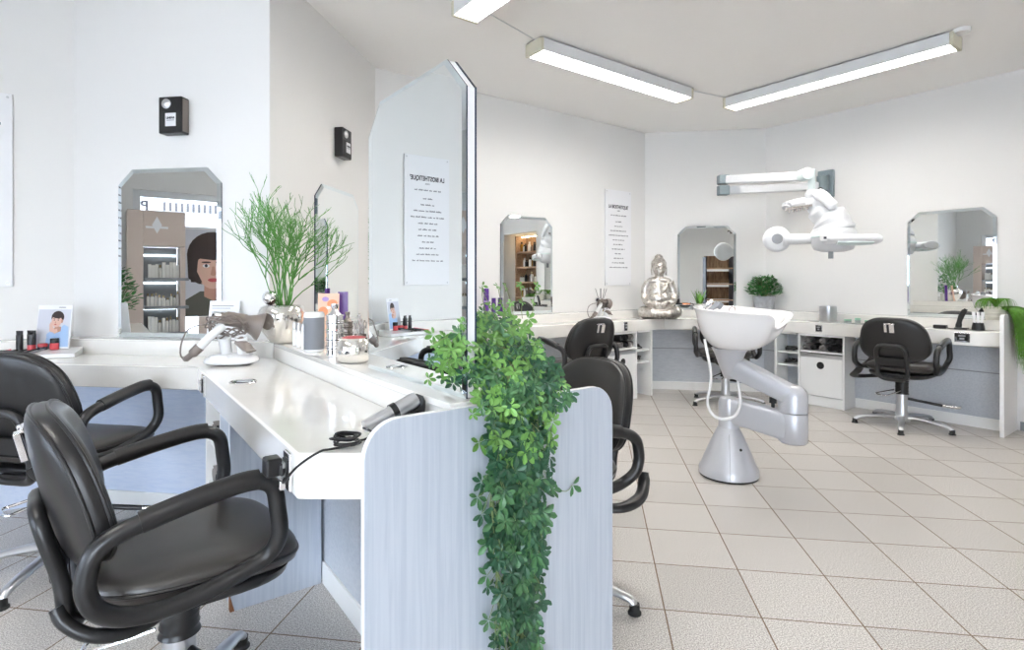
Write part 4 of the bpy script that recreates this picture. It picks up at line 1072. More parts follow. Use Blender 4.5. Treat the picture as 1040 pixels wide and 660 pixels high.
# ================================================================== PLANTS
def twig_plant(loc, label):
    t = thing('pencil_plant', label, 'potted plant', loc)
    p = MB(); p.lathe([(0, 0.002), (0.052, 0.002), (0.060, 0.012), (0.092, 0.06), (0.112, 0.115), (0.112, 0.150), (0.100, 0.178), (0.086, 0.188), (0.080, 0.184), (0.09, 0.165), (0, 0.165)], n=48)
    pot = build('pot', p, M['silverpot'], t, sharp=60)
    s_ = MB(); s_.lathe([(0, 0.188), (0.05, 0.186), (0.084, 0.178)], n=24); build('soil', s_, M['soil'], t)
    rnd = random.Random(11); mb = MB()
    def grow(p, d, l, r, lev):
        pts = [p]; q = p
        segs = 3
        for k in range(segs):
            d = (d+Vector((rnd.uniform(-.27, .27), rnd.uniform(-.27, .27), rnd.uniform(-.12, .14)))).normalized()
            q = q+d*(l/segs); 
            # keep clear of the walls and the mirror behind
            q2 = Vector((q.x+t.location.x, q.y+t.location.y))
            over = (q2-pE).dot(V_)
            if Vector((q2.x, q2.y)).dot(U) < pE.dot(U)+0.02 and over > -0.02: 
                q -= Vector((V_.x, V_.y, 0))*0; 
            if (q2.dot(U) < pE.dot(U)+0.03) and (q2.dot(V_) > pE.dot(V_)-0.03):
                e = q2.dot(V_)-(pE.dot(V_)-0.03); f = pE.dot(U)+0.03-q2.dot(U)
                sh = -V_*e if e < f else U*f
                q = q+Vector((sh.x, sh.y, 0))
            pts.append(q)
        mb.tube(pts, [r, r*0.8], 5)
        if lev < 5:
            nb = rnd.choice((2, 2, 3)) if lev < 3 else rnd.choice((1, 2, 2))
            for _ in range(nb):
                a = rnd.uniform(0, 2*PI); sp = rnd.uniform(0.22, 0.58)
                side = Vector((math.cos(a), math.sin(a), 0)); nd = (d*math.cos(sp)+(side-d*side.dot(d)).normalized()*math.sin(sp))
                nd.z = nd.z*0.9+0.22; nd.normalize()
                grow(q, nd, l*rnd.uniform(0.62, 0.86), r*0.80, lev+1)
    for k in range(20):
        a = rnd.uniform(0, 2*PI); rr = rnd.uniform(0.0, 0.035); lean = rnd.uniform(0.0, 0.13) if k < 12 else rnd.uniform(0.18, 0.42)
        d = Vector((math.cos(a)*lean, math.sin(a)*lean, 1)).normalized()
        grow(Vector((rr*math.cos(a)+0.01, rr*math.sin(a), 0.17)), d, rnd.uniform(0.14, 0.19), 0.0034, 0 if k < 11 else 1)
    o = build('stems', mb, M['twig'], t, recalc=False, sharp=180)
    return t
pp = twig_plant((-1.150, 2.775, Z_L), 'twiggy green pencil plant in round silver pot at the far island ledge end')
mb = MB(); mb.sph((0, 0, 0.0), 0.036, 20, 12); o = build('glass_ball', mb, M['chrome']); o.location = (-1.192, 2.735, Z_L+0.226)
tag(o, 'small shiny mirrored ball lying on the soil of the silver plant pot', 'ball')

def leaflet(mb, base, d, up, L, w, fold=0.12):
    d = d.normalized(); s = d.cross(up).normalized(); n = s.cross(d)
    P = [base, base+d*L*0.35+s*w*0.42+n*fold*w, base+d*L*0.68+s*w*0.5+n*fold*w, base+d*L*0.92+s*w*0.22, base+d*L,
         base+d*L*0.92-s*w*0.22, base+d*L*0.68-s*w*0.5+n*fold*w, base+d*L*0.35-s*w*0.42+n*fold*w, base+d*L*0.5-n*fold*w*0.3, base+d*L*0.8-n*fold*w*0.3]
    mb.add(P, [(0, 1, 8), (1, 2, 9, 8), (2, 3, 4, 9), (0, 8, 7), (8, 9, 6, 7), (9, 4, 5, 6)])
def palmate(mb, c, d, nrm, size, n=5):
    d = d.normalized(); nrm = (nrm-d*nrm.dot(d)).normalized(); s = d.cross(nrm)
    for k in range(n):
        a = (k-(n-1)/2)*math.radians(58 if n == 5 else 70); L = size*(1-0.12*abs(k-(n-1)/2)); dd = d*math.cos(a)+s*math.sin(a)
        leaflet(mb, c+dd*L*0.08, dd+nrm*random.uniform(-.25, .25), nrm, L, L*0.47)

iv = thing('hanging_vine', 'lush green vine with five-fingered leaves spilling down the front of the white end panel', 'hanging plant', v3(isl(-1.29, 0.915), Z_L))
o0 = iv.location.copy()
mb = MB(); mb.lathe([(0, 0.001), (0.050, 0.001), (0.066, 0.10), (0.070, 0.105), (0.064, 0.11), (0.055, 0.095), (0, 0.095)], n=24); build('pot', mb, M['cream'], iv)
rnd = random.Random(21)
lvs = [MB(), MB(), MB()]; vn = MB()
dz = Vector((0, 0, 1)); out = v3(D2); lat = v3(D1)
def IV(a, s, z): return lat*a+out*s+dz*z     # a across the panel, s towards the viewer side, z height above the ledge
def put_leaf(p, size, tone, droop=0.5):
    n_ = (out*0.9+dz*rnd.uniform(0.1, 0.9)+lat*rnd.uniform(-0.5, 0.5)).normalized()
    a = rnd.uniform(-1.3, 1.3); d = (-dz*math.cos(a)*droop+lat*math.sin(a)+out*rnd.uniform(0, 0.4)).normalized()
    palmate(lvs[tone], p, d, n_, size, 5 if rnd.random() < 0.75 else 3)
# crown of foliage over the pot
for k in range(560):
    a = rnd.gauss(-0.03, 0.095); s = rnd.uniform(-0.05, 0.24); z = rnd.uniform(-0.02, 0.235)
    if a < -0.22 or a > 0.065: continue
    top = 0.235-2.4*(a+0.03)**2-1.1*max(0, s-0.06)-(0.25*max(0, a-0.02))
    z = min(z, top-rnd.uniform(0, 0.05))
    if s < 0.125 and z < 0.02: z = 0.02+rnd.uniform(0, 0.1)
    tone = 0 if (z > 0.11+0.6*a and rnd.random() < 0.62) or rnd.random() < 0.10 else (1 if rnd.random() < 0.55 else 2)
    put_leaf(IV(a, s, z), rnd.uniform(0.020, 0.033), tone, 0.4)
# left outlying shoots
for sh_ in range(7):
    p = IV(-0.05, 0.02, 0.16); d = Vector(lat*-1.0+dz*rnd.uniform(-0.5, 0.5)+out*rnd.uniform(-0.1, 0.35)).normalized(); pts = [p]
    L = rnd.uniform(0.12, 0.19)
    for k in range(5):
        d = (d+Vector((0, 0, -0.14))+lat*rnd.uniform(-.1, .1)).normalized(); p = p+d*L/5; pts.append(p)
        put_leaf(p, rnd.uniform(0.018, 0.028), 0, 0.3)
    vn.tube(pts, 0.0013, 5)
for sh_ in range(6):    # shoots reaching up to the left
    p = IV(-0.07+0.03*sh_, 0.04, 0.20); d = Vector(dz*0.8+lat*rnd.uniform(-0.8, 0.5)).normalized(); pts = [p]
    for k in range(4):
        d = (d+lat*rnd.uniform(-.3, .3)).normalized(); p = p+d*0.024; pts.append(p)
    put_leaf(p, 0.017, 0, 0.1); put_leaf(pts[2], 0.015, 0, 0.1); vn.tube(pts, 0.001, 5)
# trailing strands in front of the panel
PF = (S_P+1.29)+0.006
for k in range(26):
    a0 = rnd.gauss(0.0, 0.045)-0.055; L = rnd.uniform(0.35, 1.0) if k > 7 else rnd.uniform(0.80, 1.12)
    a0 = max(-0.135, min(0.025, a0)); pts = []; p = IV(a0*0.4, 0.02, 0.14); pts.append(p); pts.append(IV(a0*0.8, PF+0.02, 0.10)); z = 0.02; a = a0
    while z > -L:
        pts.append(IV(a, PF+rnd.uniform(0.006, 0.035), z)); 
        w = 0.085*(1-0.45*min(1, -z/0.8))
        a = max(-w-0.050, min(w-0.065, a+rnd.uniform(-0.022, 0.022)-0.03*(a+0.035)))
        z -= 0.045
        if z > -L-0.02:
            f = 2 if z > -0.40 else 1
            for _ in range(f+(1 if rnd.random() < 0.35 else 0)):
                tone = 2 if rnd.random() < 0.66 else 1
                if z > -0.12 and rnd.random() < 0.35: tone = 0
                q = IV(a+rnd.uniform(-0.035, 0.035), PF+rnd.uniform(0.010, 0.075), z+rnd.uniform(-0.02, 0.02))
                put_leaf(q, rnd.uniform(0.021, 0.036), tone, 0.7)
                vn.tube([pts[-1], q], 0.0009, 4)
    vn.tube(pts, 0.0016, 5, 3)
for q_ in ((0.215, -0.33), (0.20, -0.345)):   # the lone leaf standing out to the right
    pass
pts = [IV(0.08, PF+0.02, -0.26), IV(0.12, PF+0.03, -0.275), IV(0.145, PF+0.03, -0.262)]; vn.tube(pts, 0.001, 5, 3); palmate(lvs[1], pts[-1], lat*0.6-dz*0.5, out, 0.034, 3)
for m_, k in ((lvs[0], 'ivy_new'), (lvs[1], 'ivy_mid'), (lvs[2], 'ivy_old')):
    o = build('foliage', m_, M[k], iv, recalc=False, sharp=30); 
    o['label'] = {'ivy_new': 'bright young leaves', 'ivy_mid': 'mid green leaves', 'ivy_old': 'dark older leaves'}[k]
build('vines', vn, M['vine'], iv, recalc=False)

def bushy(name, label, loc, pr, ph, fr, fz, n, lm, pm, leaf=0.03, seed=3, flat=0.8):
    t = thing(name, label, 'potted plant', loc); rnd = random.Random(seed)
    p = MB(); p.lathe([(0, 0.001), (pr*0.80, 0.001), (pr*0.84, 0.01), (pr*0.98, ph*0.93), (pr, ph*0.94), (pr, ph), (pr*0.93, ph), (pr*0.9, ph*0.9), (0, ph*0.9)], n=32); build('pot', p, M[pm], t, sharp=50)
    so = MB(); so.lathe([(0, ph*0.93), (pr*0.9, ph*0.915)], n=20); build('soil', so, M['soil'], t)
    f = MB(); st_ = MB()
    for k in range(n):
        z = rnd.random(); a = rnd.uniform(0, 2*PI); r_ = fr*math.sqrt(rnd.random())*(0.55+0.6*math.sin(PI*min(1, 0.15+z*0.85)))
        c = Vector((r_*math.cos(a), r_*math.sin(a), ph+0.01+z*fz*(1-0.25*(r_/fr)**2)))
        d = Vector((math.cos(a)+rnd.uniform(-.6, .6), math.sin(a)+rnd.uniform(-.6, .6), rnd.uniform(-0.3, 0.9))).normalized()
        leaflet(f, c, d, Vector((rnd.uniform(-.3, .3), rnd.uniform(-.3, .3), 1)), leaf*rnd.uniform(0.7, 1.2), leaf*0.6)
        if k % 9 == 0: st_.tube([Vector((0, 0, ph*0.93)), c*0.5+Vector((0, 0, ph*0.5+0.01)), c], 0.0022, 5, 3)
    build('leaves', f, M[lm], t, recalc=False); build('stems', st_, M['vine'], t)
    return t
cpos = pC-Vector((0.515, 0.857))*0.155
bushy('bushy_plant', 'bushy green plant in a galvanised pot in the corner behind the basin', (cpos.x, cpos.y, Z_L), 0.112, 0.150, 0.155, 0.20, 620, 'bush', 'greypot', 0.04, 5)
gp = pG-D1*1.62-Vector((-D1.y, D1.x))*0.24
bushy('leafy_plant', 'small leafy plant seen reflected at the left edge of the front left mirror', (gp.x, gp.y, Z_T), 0.07, 0.15, 0.13, 0.36, 300, 'bush', 'cream', 0.05, 8)
# blade plant on the ledge before the back mirror
q = pB+U*on_wall(710, pB, U)-V_*0.085
t = thing('blade_plant', 'small spiky plant in a cream pot before the mirror behind the basin', 'potted plant', (q.x, q.y, Z_L))
mb = MB(); mb.lathe([(0, 0.001), (0.033, 0.001), (0.042, 0.062), (0.038, 0.062), (0.034, 0.055), (0, 0.055)], n=24); build('pot', mb, M['cream'], t)
mb = MB(); rnd = random.Random(4)
for k in range(17):
    a = rnd.uniform(0, 2*PI); L = rnd.uniform(0.10, 0.19); lean = rnd.uniform(0.05, 0.5); w = 0.016; b_ = Vector((0.012*math.cos(a), 0.012*math.sin(a), 0.055)); d = Vector((math.cos(a)*lean, math.sin(a)*lean*0.5, 1)).normalized(); s_ = d.cross(Vector((math.cos(a), math.sin(a), 0.01))).normalized()
    P = []
    for i in range(6):
        f = i/5; c = b_+d*L*f+Vector((math.cos(a), math.sin(a)*0.5, 0))*0.03*f*f; ww = w*(0.7+0.6*f-1.25*f*f)+0.0005; P += [c-s_*ww/2, c+s_*ww/2]
    mb.add(P, [(2*i, 2*i+1, 2*i+3, 2*i+2) for i in range(5)])
build('leaves', mb, M['snake'], t, recalc=False)
# grassy hanging plant by the right end panel
gq = pC+D2*1.96-D1*0.10
t = thing('grassy_plant', 'bright green grassy plant trailing over the right end panel', 'hanging plant', (gq.x, gq.y, Z_L))
mb = MB(); mb.lathe([(0, 0.001), (0.062, 0.001), (0.070, 0.03), (0.067, 0.034), (0.074, 0.06), (0.071, 0.064), (0.080, 0.09), (0.082, 0.105), (0.075, 0.105), (0, 0.095)], n=32); build('pot', mb, M['cream'], t)
mb = MB(); rnd = random.Random(9); dd2, dd1 = v3(D2), v3(D1)
def blade(pts, w):
    P = []; 
    for i, p in enumerate(pts):
        tn = (pts[min(i+1, len(pts)-1)]-pts[max(0, i-1)]).normalized(); s_ = tn.cross(Vector((0.3, 0.9, 0.1))).normalized(); ww = w*(1-0.75*i/(len(pts)-1)); P += [p-s_*ww/2, p+s_*ww/2]
    mb.add(P, [(2*i, 2*i+1, 2*i+3, 2*i+2) for i in range(len(pts)-1)])
for k in range(1150):
    side = rnd.random()
    a = rnd.uniform(-0.17, 0.06)
    if side < 0.86:
        s1 = rnd.uniform(0.135, 0.235); zt = rnd.uniform(0.062, 0.098)-0.25*max(0, s1-0.2); dn = -rnd.uniform(0.02, 0.42)*(1-0.5*abs(a+0.05)/0.12)
        pts = [Vector((0, 0, 0.098))+dd1*rnd.uniform(-0.05, 0.04)+dd2*rnd.uniform(0.0, 0.06), dd2*s1*0.6+dd1*a*0.6+Vector((0, 0, zt+0.015)), dd2*s1*0.9+dd1*a+Vector((0, 0, zt-0.02)), dd2*(s1+0.01)+dd1*(a+rnd.uniform(-.02, .02))+Vector((0, 0, (zt+dn)/2)), dd2*(s1+rnd.uniform(-0.01, 0.03))+dd1*(a+rnd.uniform(-.04, .04))+Vector((0, 0, dn))]
    else:
        an = rnd.uniform(0, 2*PI); r_ = rnd.uniform(0.06, 0.12)
        pts = [Vector((0, 0, 0.10)), Vector((r_*0.5*math.cos(an), r_*0.5*math.sin(an), 0.17)), Vector((r_*math.cos(an), r_*math.sin(an), 0.15)), Vector((r_*1.15*math.cos(an), r_*1.15*math.sin(an), 0.09))]
    blade(catmull(pts, 3), 0.0038)
build('grass_blades', mb, M['grass'], t, recalc=False, smooth=False)

# ================================================================== ITEMS ON THE ISLAND LEDGE
def lathe_thing(name, label, cat, loc, prof, m, n=28, group=None, sharp=50):
    mb = MB(); mb.lathe(prof, n=n); o = build(name, mb, m, sharp=sharp); o.location = loc; return tag(o, label, cat, group)
q = pz(319, 357, Z_L)
t = thing('smart_speaker', 'grey cylindrical speaker with a white cap among the silver ornaments', 'speaker', q)
mb = MB(); mb.lathe([(0, 0.001), (0.038, 0.001), (0.0425, 0.008), (0.043, 0.012)], n=32); build('foot', mb, M['whitep'], t)
mb = MB(); mb.lathe([(0.0425, 0.012), (0.043, 0.014), (0.043, 0.148), (0.0425, 0.15)], n=36); build('grille', mb, M['speaker'], t)
mb = MB(); mb.lathe([(0.0435, 0.150), (0.0435, 0.164), (0.038, 0.173), (0, 0.175)], n=36); build('top_cap', mb, M['whitep'], t)
for k, (x, y) in enumerate(((299.5, 351), (303.5, 352.6), (308, 354.4))):
    q = pz(x, y, Z_L); t = thing('small_bottle', 'tiny clear bottle with silver cap, %s of the row beside the grey speaker' % ('farthest', 'middle', 'nearest')[k], 'bottle', q, 0, 'tiny bottles beside the speaker')
    mb = MB(); mb.lathe([(0, 0.001), (0.0095, 0.001), (0.010, 0.005), (0.010, 0.07), (0.008, 0.078)], n=16); build('body', mb, M['whitep'], t)
    mb = MB(); mb.lathe([(0.0092, 0.078), (0.0095, 0.08), (0.0095, 0.110), (0.008, 0.113), (0, 0.113)], n=16); build('cap', mb, M['alu'], t)
def ring_tower(x, y, label, m, n=5, r=0.037, h=0.037):
    q = pz(x, y, Z_L); t = thing('candle_tower', label, 'ornament', q, 0, 'stacked ring ornaments')
    for k in range(n):
        mb = MB(); z = k*h+0.0008
        mb.lathe([(0, z), (r-0.003, z), (r, z+0.003), (r, z+0.007), (r-0.004, z+0.010), (r-0.004, z+h-0.008), (r, z+h-0.005), (r, z+h-0.002), (r-0.004, z+h-0.001), (0, z+h-0.001)], n=30); build('tier', mb, m, t)
    mb = MB(); z = n*h; mb.lathe([(0, z), (r*0.8, z), (r*0.45, z+0.012), (r*0.30, z+0.022), (r*0.42, z+0.034), (r*0.42, z+0.044), (0, z+0.044)], n=24); build('finial', mb, m, t)
ring_tower(340, 361.5, 'shiny silver tower of stacked rings beside the grey speaker', M['chrome'], 5, 0.036, 0.034)
ring_tower(353, 352, 'tarnished tower of stacked rings behind the silver bowl', M['bronzering'], 4, 0.026, 0.030)
q = pz(360, 369, Z_L)
t = thing('silver_bowl', 'round mirrored silver bowl at the front of the ornament group', 'bowl', (q.x-0.01, q.y+0.03, Z_L))
mb = MB(); mb.lathe([(0, 0.001), (0.044, 0.001), (0.058, 0.012), (0.064, 0.035), (0.064, 0.062), (0.056, 0.082), (0.050, 0.088), (0.052, 0.094), (0.047, 0.094), (0.046, 0.085), (0, 0.07)], n=44); build('bowl', mb, M['silverpot'], t, sharp=60)
mb = MB(); mb.lathe([(0, 0.096), (0.03, 0.098), (0.046, 0.094)], n=28); build('filling', mb, M['lip'], t)
q = pz(366, 355, Z_L)
t = thing('comb_cup', 'dark cup crammed with brown combs and clips behind the silver bowl', 'cup', q)
mb = MB(); mb.lathe([(0, 0.001), (0.024, 0.001), (0.027, 0.07), (0.024, 0.07), (0.022, 0.01), (0, 0.01)], n=20); build('cup', mb, M['bronzering'], t)
for k, (a, b, hh) in enumerate(((-0.012, 0, 0.115), (-0.004, 0.006, 0.15), (0.004, -0.004, 0.105), (0.012, 0.003, 0.12), (0.0, 0.0, 0.135))):
    mb = MB(); mb.box((a, b, 0.012+hh/2), (0.007, 0.003, hh), R=Matrix.Rotation(a*9, 3, 'Y')); mb.box((a*1.6, b, hh-0.01), (0.016, 0.004, 0.028), R=Matrix.Rotation(a*9, 3, 'Y')); build('comb', mb, M['bronzering'], t)
# cards
def printed_card(name, label, cat, q, ang, w, h, base, shapes, lean=6, th=0.004, foot=True):
    """local x right, y into the picture, z up; shapes = [(material, polygon in 0..1 coords)]"""
    t = thing(name, label, cat, q, ang); R = Matrix.Rotation(math.radians(-lean), 3, 'X')
    mb = MB(); mb.box(R@Vector((0, 0, h/2+0.001)), (w, th, h), R=R); build('card', mb, base, t, smooth=False)
    byn = {}
    for i, (nm, m_, poly) in enumerate(shapes):
        y = -th/2-0.0003-0.00025*i
        mb = MB(); mb.add([R@Vector(((px-0.5)*w, y, pz_*h+0.001)) for px, pz_ in poly], [tuple(range(len(poly)))]); build(nm, mb, m_, t, smooth=False, recalc=False)
    return t
def ell(cx, cy, rx_, ry_, n=28, a0=0, a1=2*PI): return [(cx+rx_*math.cos(a0+(a1-a0)*k/n), cy+ry_*math.sin(a0+(a1-a0)*k/n)) for k in range(n)]
q = pz(333, 346.5, Z_L)
printed_card('gift_card', 'orange and peach flowered card standing behind the ornaments', 'card', (q.x, q.y+0.0, Z_L), math.radians(10), 0.105, 0.245, M['peach'],
    [('flower', M['orange'], ell(0.25, 0.62, 0.22, 0.10)), ('flower', M['orange'], ell(0.68, 0.78, 0.25, 0.09)), ('blossom', M['lilac'], ell(0.35, 0.88, 0.16, 0.05)), ('petal', M['orange'], ell(0.72, 0.5, 0.2, 0.07)), ('lettering_spot', M['boxwhite'], ell(0.5, 0.70, 0.10, 0.03))], 8)
q2 = pz(343.5, 345.0, Z_L)
printed_card('purple_card', 'small dark purple box standing behind the orange card', 'box', (q2.x+0.01, q2.y+0.05, Z_L), math.radians(10), 0.05, 0.25, M['purple'], [('pale_label', M['lilac'], [(0.2, 0.2), (0.8, 0.2), (0.8, 0.4), (0.2, 0.4)])], 2, 0.03)

# ================================================================== LEFT WORKTOP ITEMS
def hair_dryer_set(q, ang, sc, lab_stand, lab_dryer, cordm):
    st_ = thing('dryer_stand', lab_stand, 'stand', q, ang); st_.scale = (sc,)*3
    mb = MB(); mb.pillow(lambda a: (0.115*math.copysign(abs(math.cos(a))**0.7, math.cos(a)), 0.085*math.copysign(abs(math.sin(a))**0.7, math.sin(a))), 0.035, 0.017, 7, 40, 2.6, lambda a, b, w: (a, b, 0.018+w))
    build('foot', mb, M['whitep'], st_, sharp=80)
    for x in (-0.02, 0.055):
        mb = MB(); R = Matrix.Rotation(math.radians(18), 3, 'X')
        mb.lathe([(0.024, 0.0), (0.026, 0.09), (0.030, 0.105), (0.026, 0.107), (0.020, 0.09), (0.018, 0.05), (0, 0.05)], (x, 0.0, 0.03), 24, R); build('holder_tube', mb, M['whitep'], st_, sharp=60)
        mb = MB(); mb.lathe([(0, 0.080), (0.0205, 0.0805)], (x, 0.0, 0.03), 20, R); build('holder_hole', mb, M['dark'], st_)
    bx('notice', (-0.02, -0.088, 0.035), (0.07, 0.002, 0.03), M['paper'], st_, 0)
    z0 = 0.165
    dr = thing('hair_dryer', lab_dryer, 'hair dryer', q, ang); dr.scale = (sc,)*3
    mb = MB(); mb.tube([(-0.045, -0.035, z0+0.055), (0.0, 0.0, z0+0.045), (0.05, 0.03, z0+0.03)], [0.026, 0.034, 0.036], 22, 6); build('barrel', mb, M['taupe'], dr, sharp=60)
    mb = MB(); mb.tube([(-0.043, -0.033, z0+0.0545), (-0.062, -0.050, z0+0.0585)], [0.028, 0.028], 22); build('silver_ring', mb, M['alu'], dr)
    mb = MB(); mb.lathe([(0, 0), (0.018, 0.0)], (-0.0625, -0.0505, z0+0.0586), 18, (Vector((-0.72, -0.66, 0.18))).to_track_quat('Z', 'Y').to_matrix()); build('nozzle_opening', mb, M['dark'], dr)
    d = Vector((0.72, 0.35, -0.28)).normalized(); R = d.to_track_quat('Z', 'Y').to_matrix()
    mb = MB(); mb.lathe([(0.034, 0.0), (0.040, 0.02), (0.052, 0.05), (0.066, 0.068), (0.069, 0.078), (0.060, 0.078), (0.0, 0.060)], (0.045, 0.025, z0+0.03), 30, R); build('diffuser_bowl', mb, M['taupe'], dr, sharp=50)
    mb = MB(); mb.tube([(-0.02, -0.045, z0+0.02), (-0.065, -0.075, z0-0.03), (-0.105, -0.085, z0-0.075)], [0.021, 0.019, 0.019], 18, 5); build('handle', mb, M['whitep'], dr, sharp=60)
    mb = MB(); mb.tube([(-0.103, -0.085, z0-0.072), (-0.125, -0.090, z0-0.096), (-0.150, -0.090, z0-0.118), (-0.168, -0.088, z0-0.130)], [0.022, 0.021, 0.014, 0.009], 16, 4); build('grip', mb, M['taupe'], dr)
    rnd = random.Random(6); mb = MB(); pts = [Vector((-0.168, -0.088, z0-0.130)), Vector((-0.19, -0.08, z0-0.10)), Vector((-0.185, -0.06, z0-0.03)), Vector((-0.13, -0.06, z0+0.02))]
    for k in range(60):
        a = k*0.74; R_ = 0.072+rnd.uniform(-0.014, 0.016); w = -0.01+rnd.uniform(-0.022, 0.03)
        u1 = Vector((0.78, 0.45, -0.25)).normalized(); v1 = Vector((0.1, -0.55, 0.82)); v1 = (v1-u1*v1.dot(u1)).normalized(); 
        u2 = Vector((0.86, 0.25, 0.0)).normalized(); v2 = Vector((0, -0.45, 0.75)).normalized(); w2 = u2.cross(v2)
        pts.append(Vector((0.0, -0.045, z0+0.025))+u2*R_*math.cos(a)*1.0+(Vector((-0.1, -0.62, 0.62)))*R_*math.sin(a)*0.85+Vector((0, 0, w)))
    mb.tube(pts, 0.0036, 6, 3); build('cord', mb, cordm, dr, recalc=False)
    mb = MB(); d = Vector((0.85, -0.2, -0.45)).normalized(); R = d.to_track_quat('Z', 'Y').to_matrix()
    mb.tube([(0.045, -0.03, 0.115), (0.075, -0.04, 0.09), (0.11, -0.05, 0.065)], [(0.024, 0.024), (0.02, 0.028), (0.006, 0.034)], 16, 3); build('concentrator_nozzle', mb, M['taupe'], st_)
q = pz(232, 371, Z_T)
hair_dryer_set((q.x+0.0, q.y+0.03, Z_T), math.radians(4), 1.0, 'glossy white dryer stand on the front left worktop', 'taupe hair dryer with coiled cord resting on the near white stand', M['taupe'])
aw = pA+D1*on_wall(592, pA, D1)-Vector((-D1.y, D1.x))*0.25
hair_dryer_set((aw.x, aw.y, Z_T), math.radians(20), 0.92, 'white dryer stand on the back worktop left of the lettered sign', 'grey brown hair dryer with coiled cord on the back worktop', M['taupe'])
q = pE-U*0.235-V_*0.06
t = printed_card('brochure_holder', 'white brochure card standing behind the near hair dryer', 'card', (q.x, q.y, Z_L), A_U+math.radians(5), 0.165, 0.205, M['paper'],
    [('text_line', M['inkgrey'], [(0.08, 0.86), (0.80, 0.86), (0.80, 0.875), (0.08, 0.875)]), ('text_line', M['inkgrey'], [(0.08, 0.80), (0.70, 0.80), (0.70, 0.812), (0.08, 0.812)]), ('text_line', M['inkgrey'], [(0.08, 0.70), (0.86, 0.70), (0.86, 0.712), (0.08, 0.712)])], 10)
def grommet(q, label):
    t = thing('cable_grommet', label, 'cable outlet', (q.x, q.y, Z_T), 0, 'round cable outlets')
    mb = MB(); mb.lathe([(0.036, 0.0004), (0.040, 0.0035), (0.047, 0.004), (0.050, 0.0004)], n=40, caps=False); build('ring', mb, M['chrome'], t)
    mb = MB(); mb.lathe([(0, 0.0012), (0.037, 0.0014)], n=32); build('hole', mb, M['dark'], t)
    mb = MB(); mb.box((0.004, 0.006, 0.003), (0.05, 0.028, 0.003)); build('flap', mb, M['alu'], t)
grommet(pz(247, 388, Z_T), 'round chrome cable outlet in the near worktop before the dryer stand')
def socket(p, label, z, plug=False):
    """p on the fascia; faces -D1 for the island"""
    t = thing('power_socket', label, 'socket', p, 0, 'worktop edge power sockets')
    return t
def socket_on(p, along, label, z, off, plug=False, w=0.052, h=0.088, horiz=False):
    t = wall_thing('power_socket', label, 'socket', p, along, z, off, 'worktop edge power sockets')
    if horiz: w, h = h, 0.07
    fr_ = MB(); fr_.box((0, -0.005, 0), (w, 0.009, h)); build('frame', fr_, M['chrome'], t, bevel=0.004)
    bx('cover', (0, -0.0115, 0), (w*0.66, 0.004, h*0.66), M['black'], t, 0.002)
    mb = MB(); mb.box((0, -0.016, h*0.18), (w*0.45, 0.006, h*0.14)); mb.box((0, -0.015, -h*0.12), (w*0.3, 0.004, h*0.2)); build('hinged_flap', mb, M['alu'], t, bevel=0.001)
    if plug:
        mb = MB(); mb.box((-0.022, -0.034, 0.010), (0.045, 0.036, 0.042)); mb.box((-0.005, -0.019, 0.005), (0.03, 0.012, 0.03)); build('plug', mb, M['black'], t, bevel=0.007)
        mb = MB(); mb.box((0.005, -0.020, -0.028), (0.022, 0.014, 0.022)); build('adapter', mb, M['chrome'], t, bevel=0.003)
    return t
s1 = -1.287-0.055
socket_on(isl(s1, 0), D2, 'chrome framed socket with black plug at the near end of the worktop edge', 0.738, -0.355, True)
s2 = isl(0, 0.355); rr_ = -0.5532; Yq = 0.355/(rr_*0.803+0.596); s_q = Vector((rr_*Yq, Yq)).dot(D2)
socket_on(isl(s_q, 0), D2, 'chrome framed socket at the far corner of the near worktop edge', 0.738, -0.355)
def front_s(px, p, d, off):
    n = Vector((-d.y, d.x)); c = (p-n*off).dot(n); r = (px-520)/F_PX; Y = c/(r*n.x+n.y); return (Vector((r*Y, Y))-p).dot(d)
socket_on(pA+D1*front_s(635, pA, D1, FR), D1, 'small chrome socket on the back worktop edge left of the statue', 0.735, FR)
socket_on(pC+D2*front_s(832, pC, D2, FR), D2, 'small chrome socket above the cabinet with the oval hole', 0.735, FR, w=0.06, h=0.065)
socket_on(pC+D2*front_s(977.5, pC, D2, FR), D2, 'chrome socket on the worktop edge right of the last chair', 0.737, FR, w=0.10, h=0.075)
# clipper in its holder by the end panel
cq = isl(-1.335, 0.646)
t = thing('hair_clipper', 'silver hair clipper lying in a black wedge holder behind the rounded end panel', 'hair clipper', v3(cq, Z_T), A_1)
bd1 = Vector((-0.72, -0.10, 0)); 
mb = MB(); mb.tube([(-0.115, -0.0, 0.022), (-0.06, 0, 0.040), (0.0, 0, 0.062), (0.028, 0, 0.074)], [0.016, 0.019, 0.021, 0.020], 18, 4); build('clipper_body', mb, M['alu'], t)
mb = MB(); mb.tube([(-0.042, 0, 0.0465), (-0.028, 0, 0.0515)], [0.0225, 0.0225], 20); build('black_band', mb, M['black'], t)
mb = MB(); mb.xprism([(0.0, 0.001), (0.044, 0.001), (0.046, 0.07), (0.038, 0.086), (0.030, 0.058), (-0.015, 0.038), (-0.03, 0.001)], -0.022, 0.022); build('holder', mb, M['black'], t, bevel=0.003)
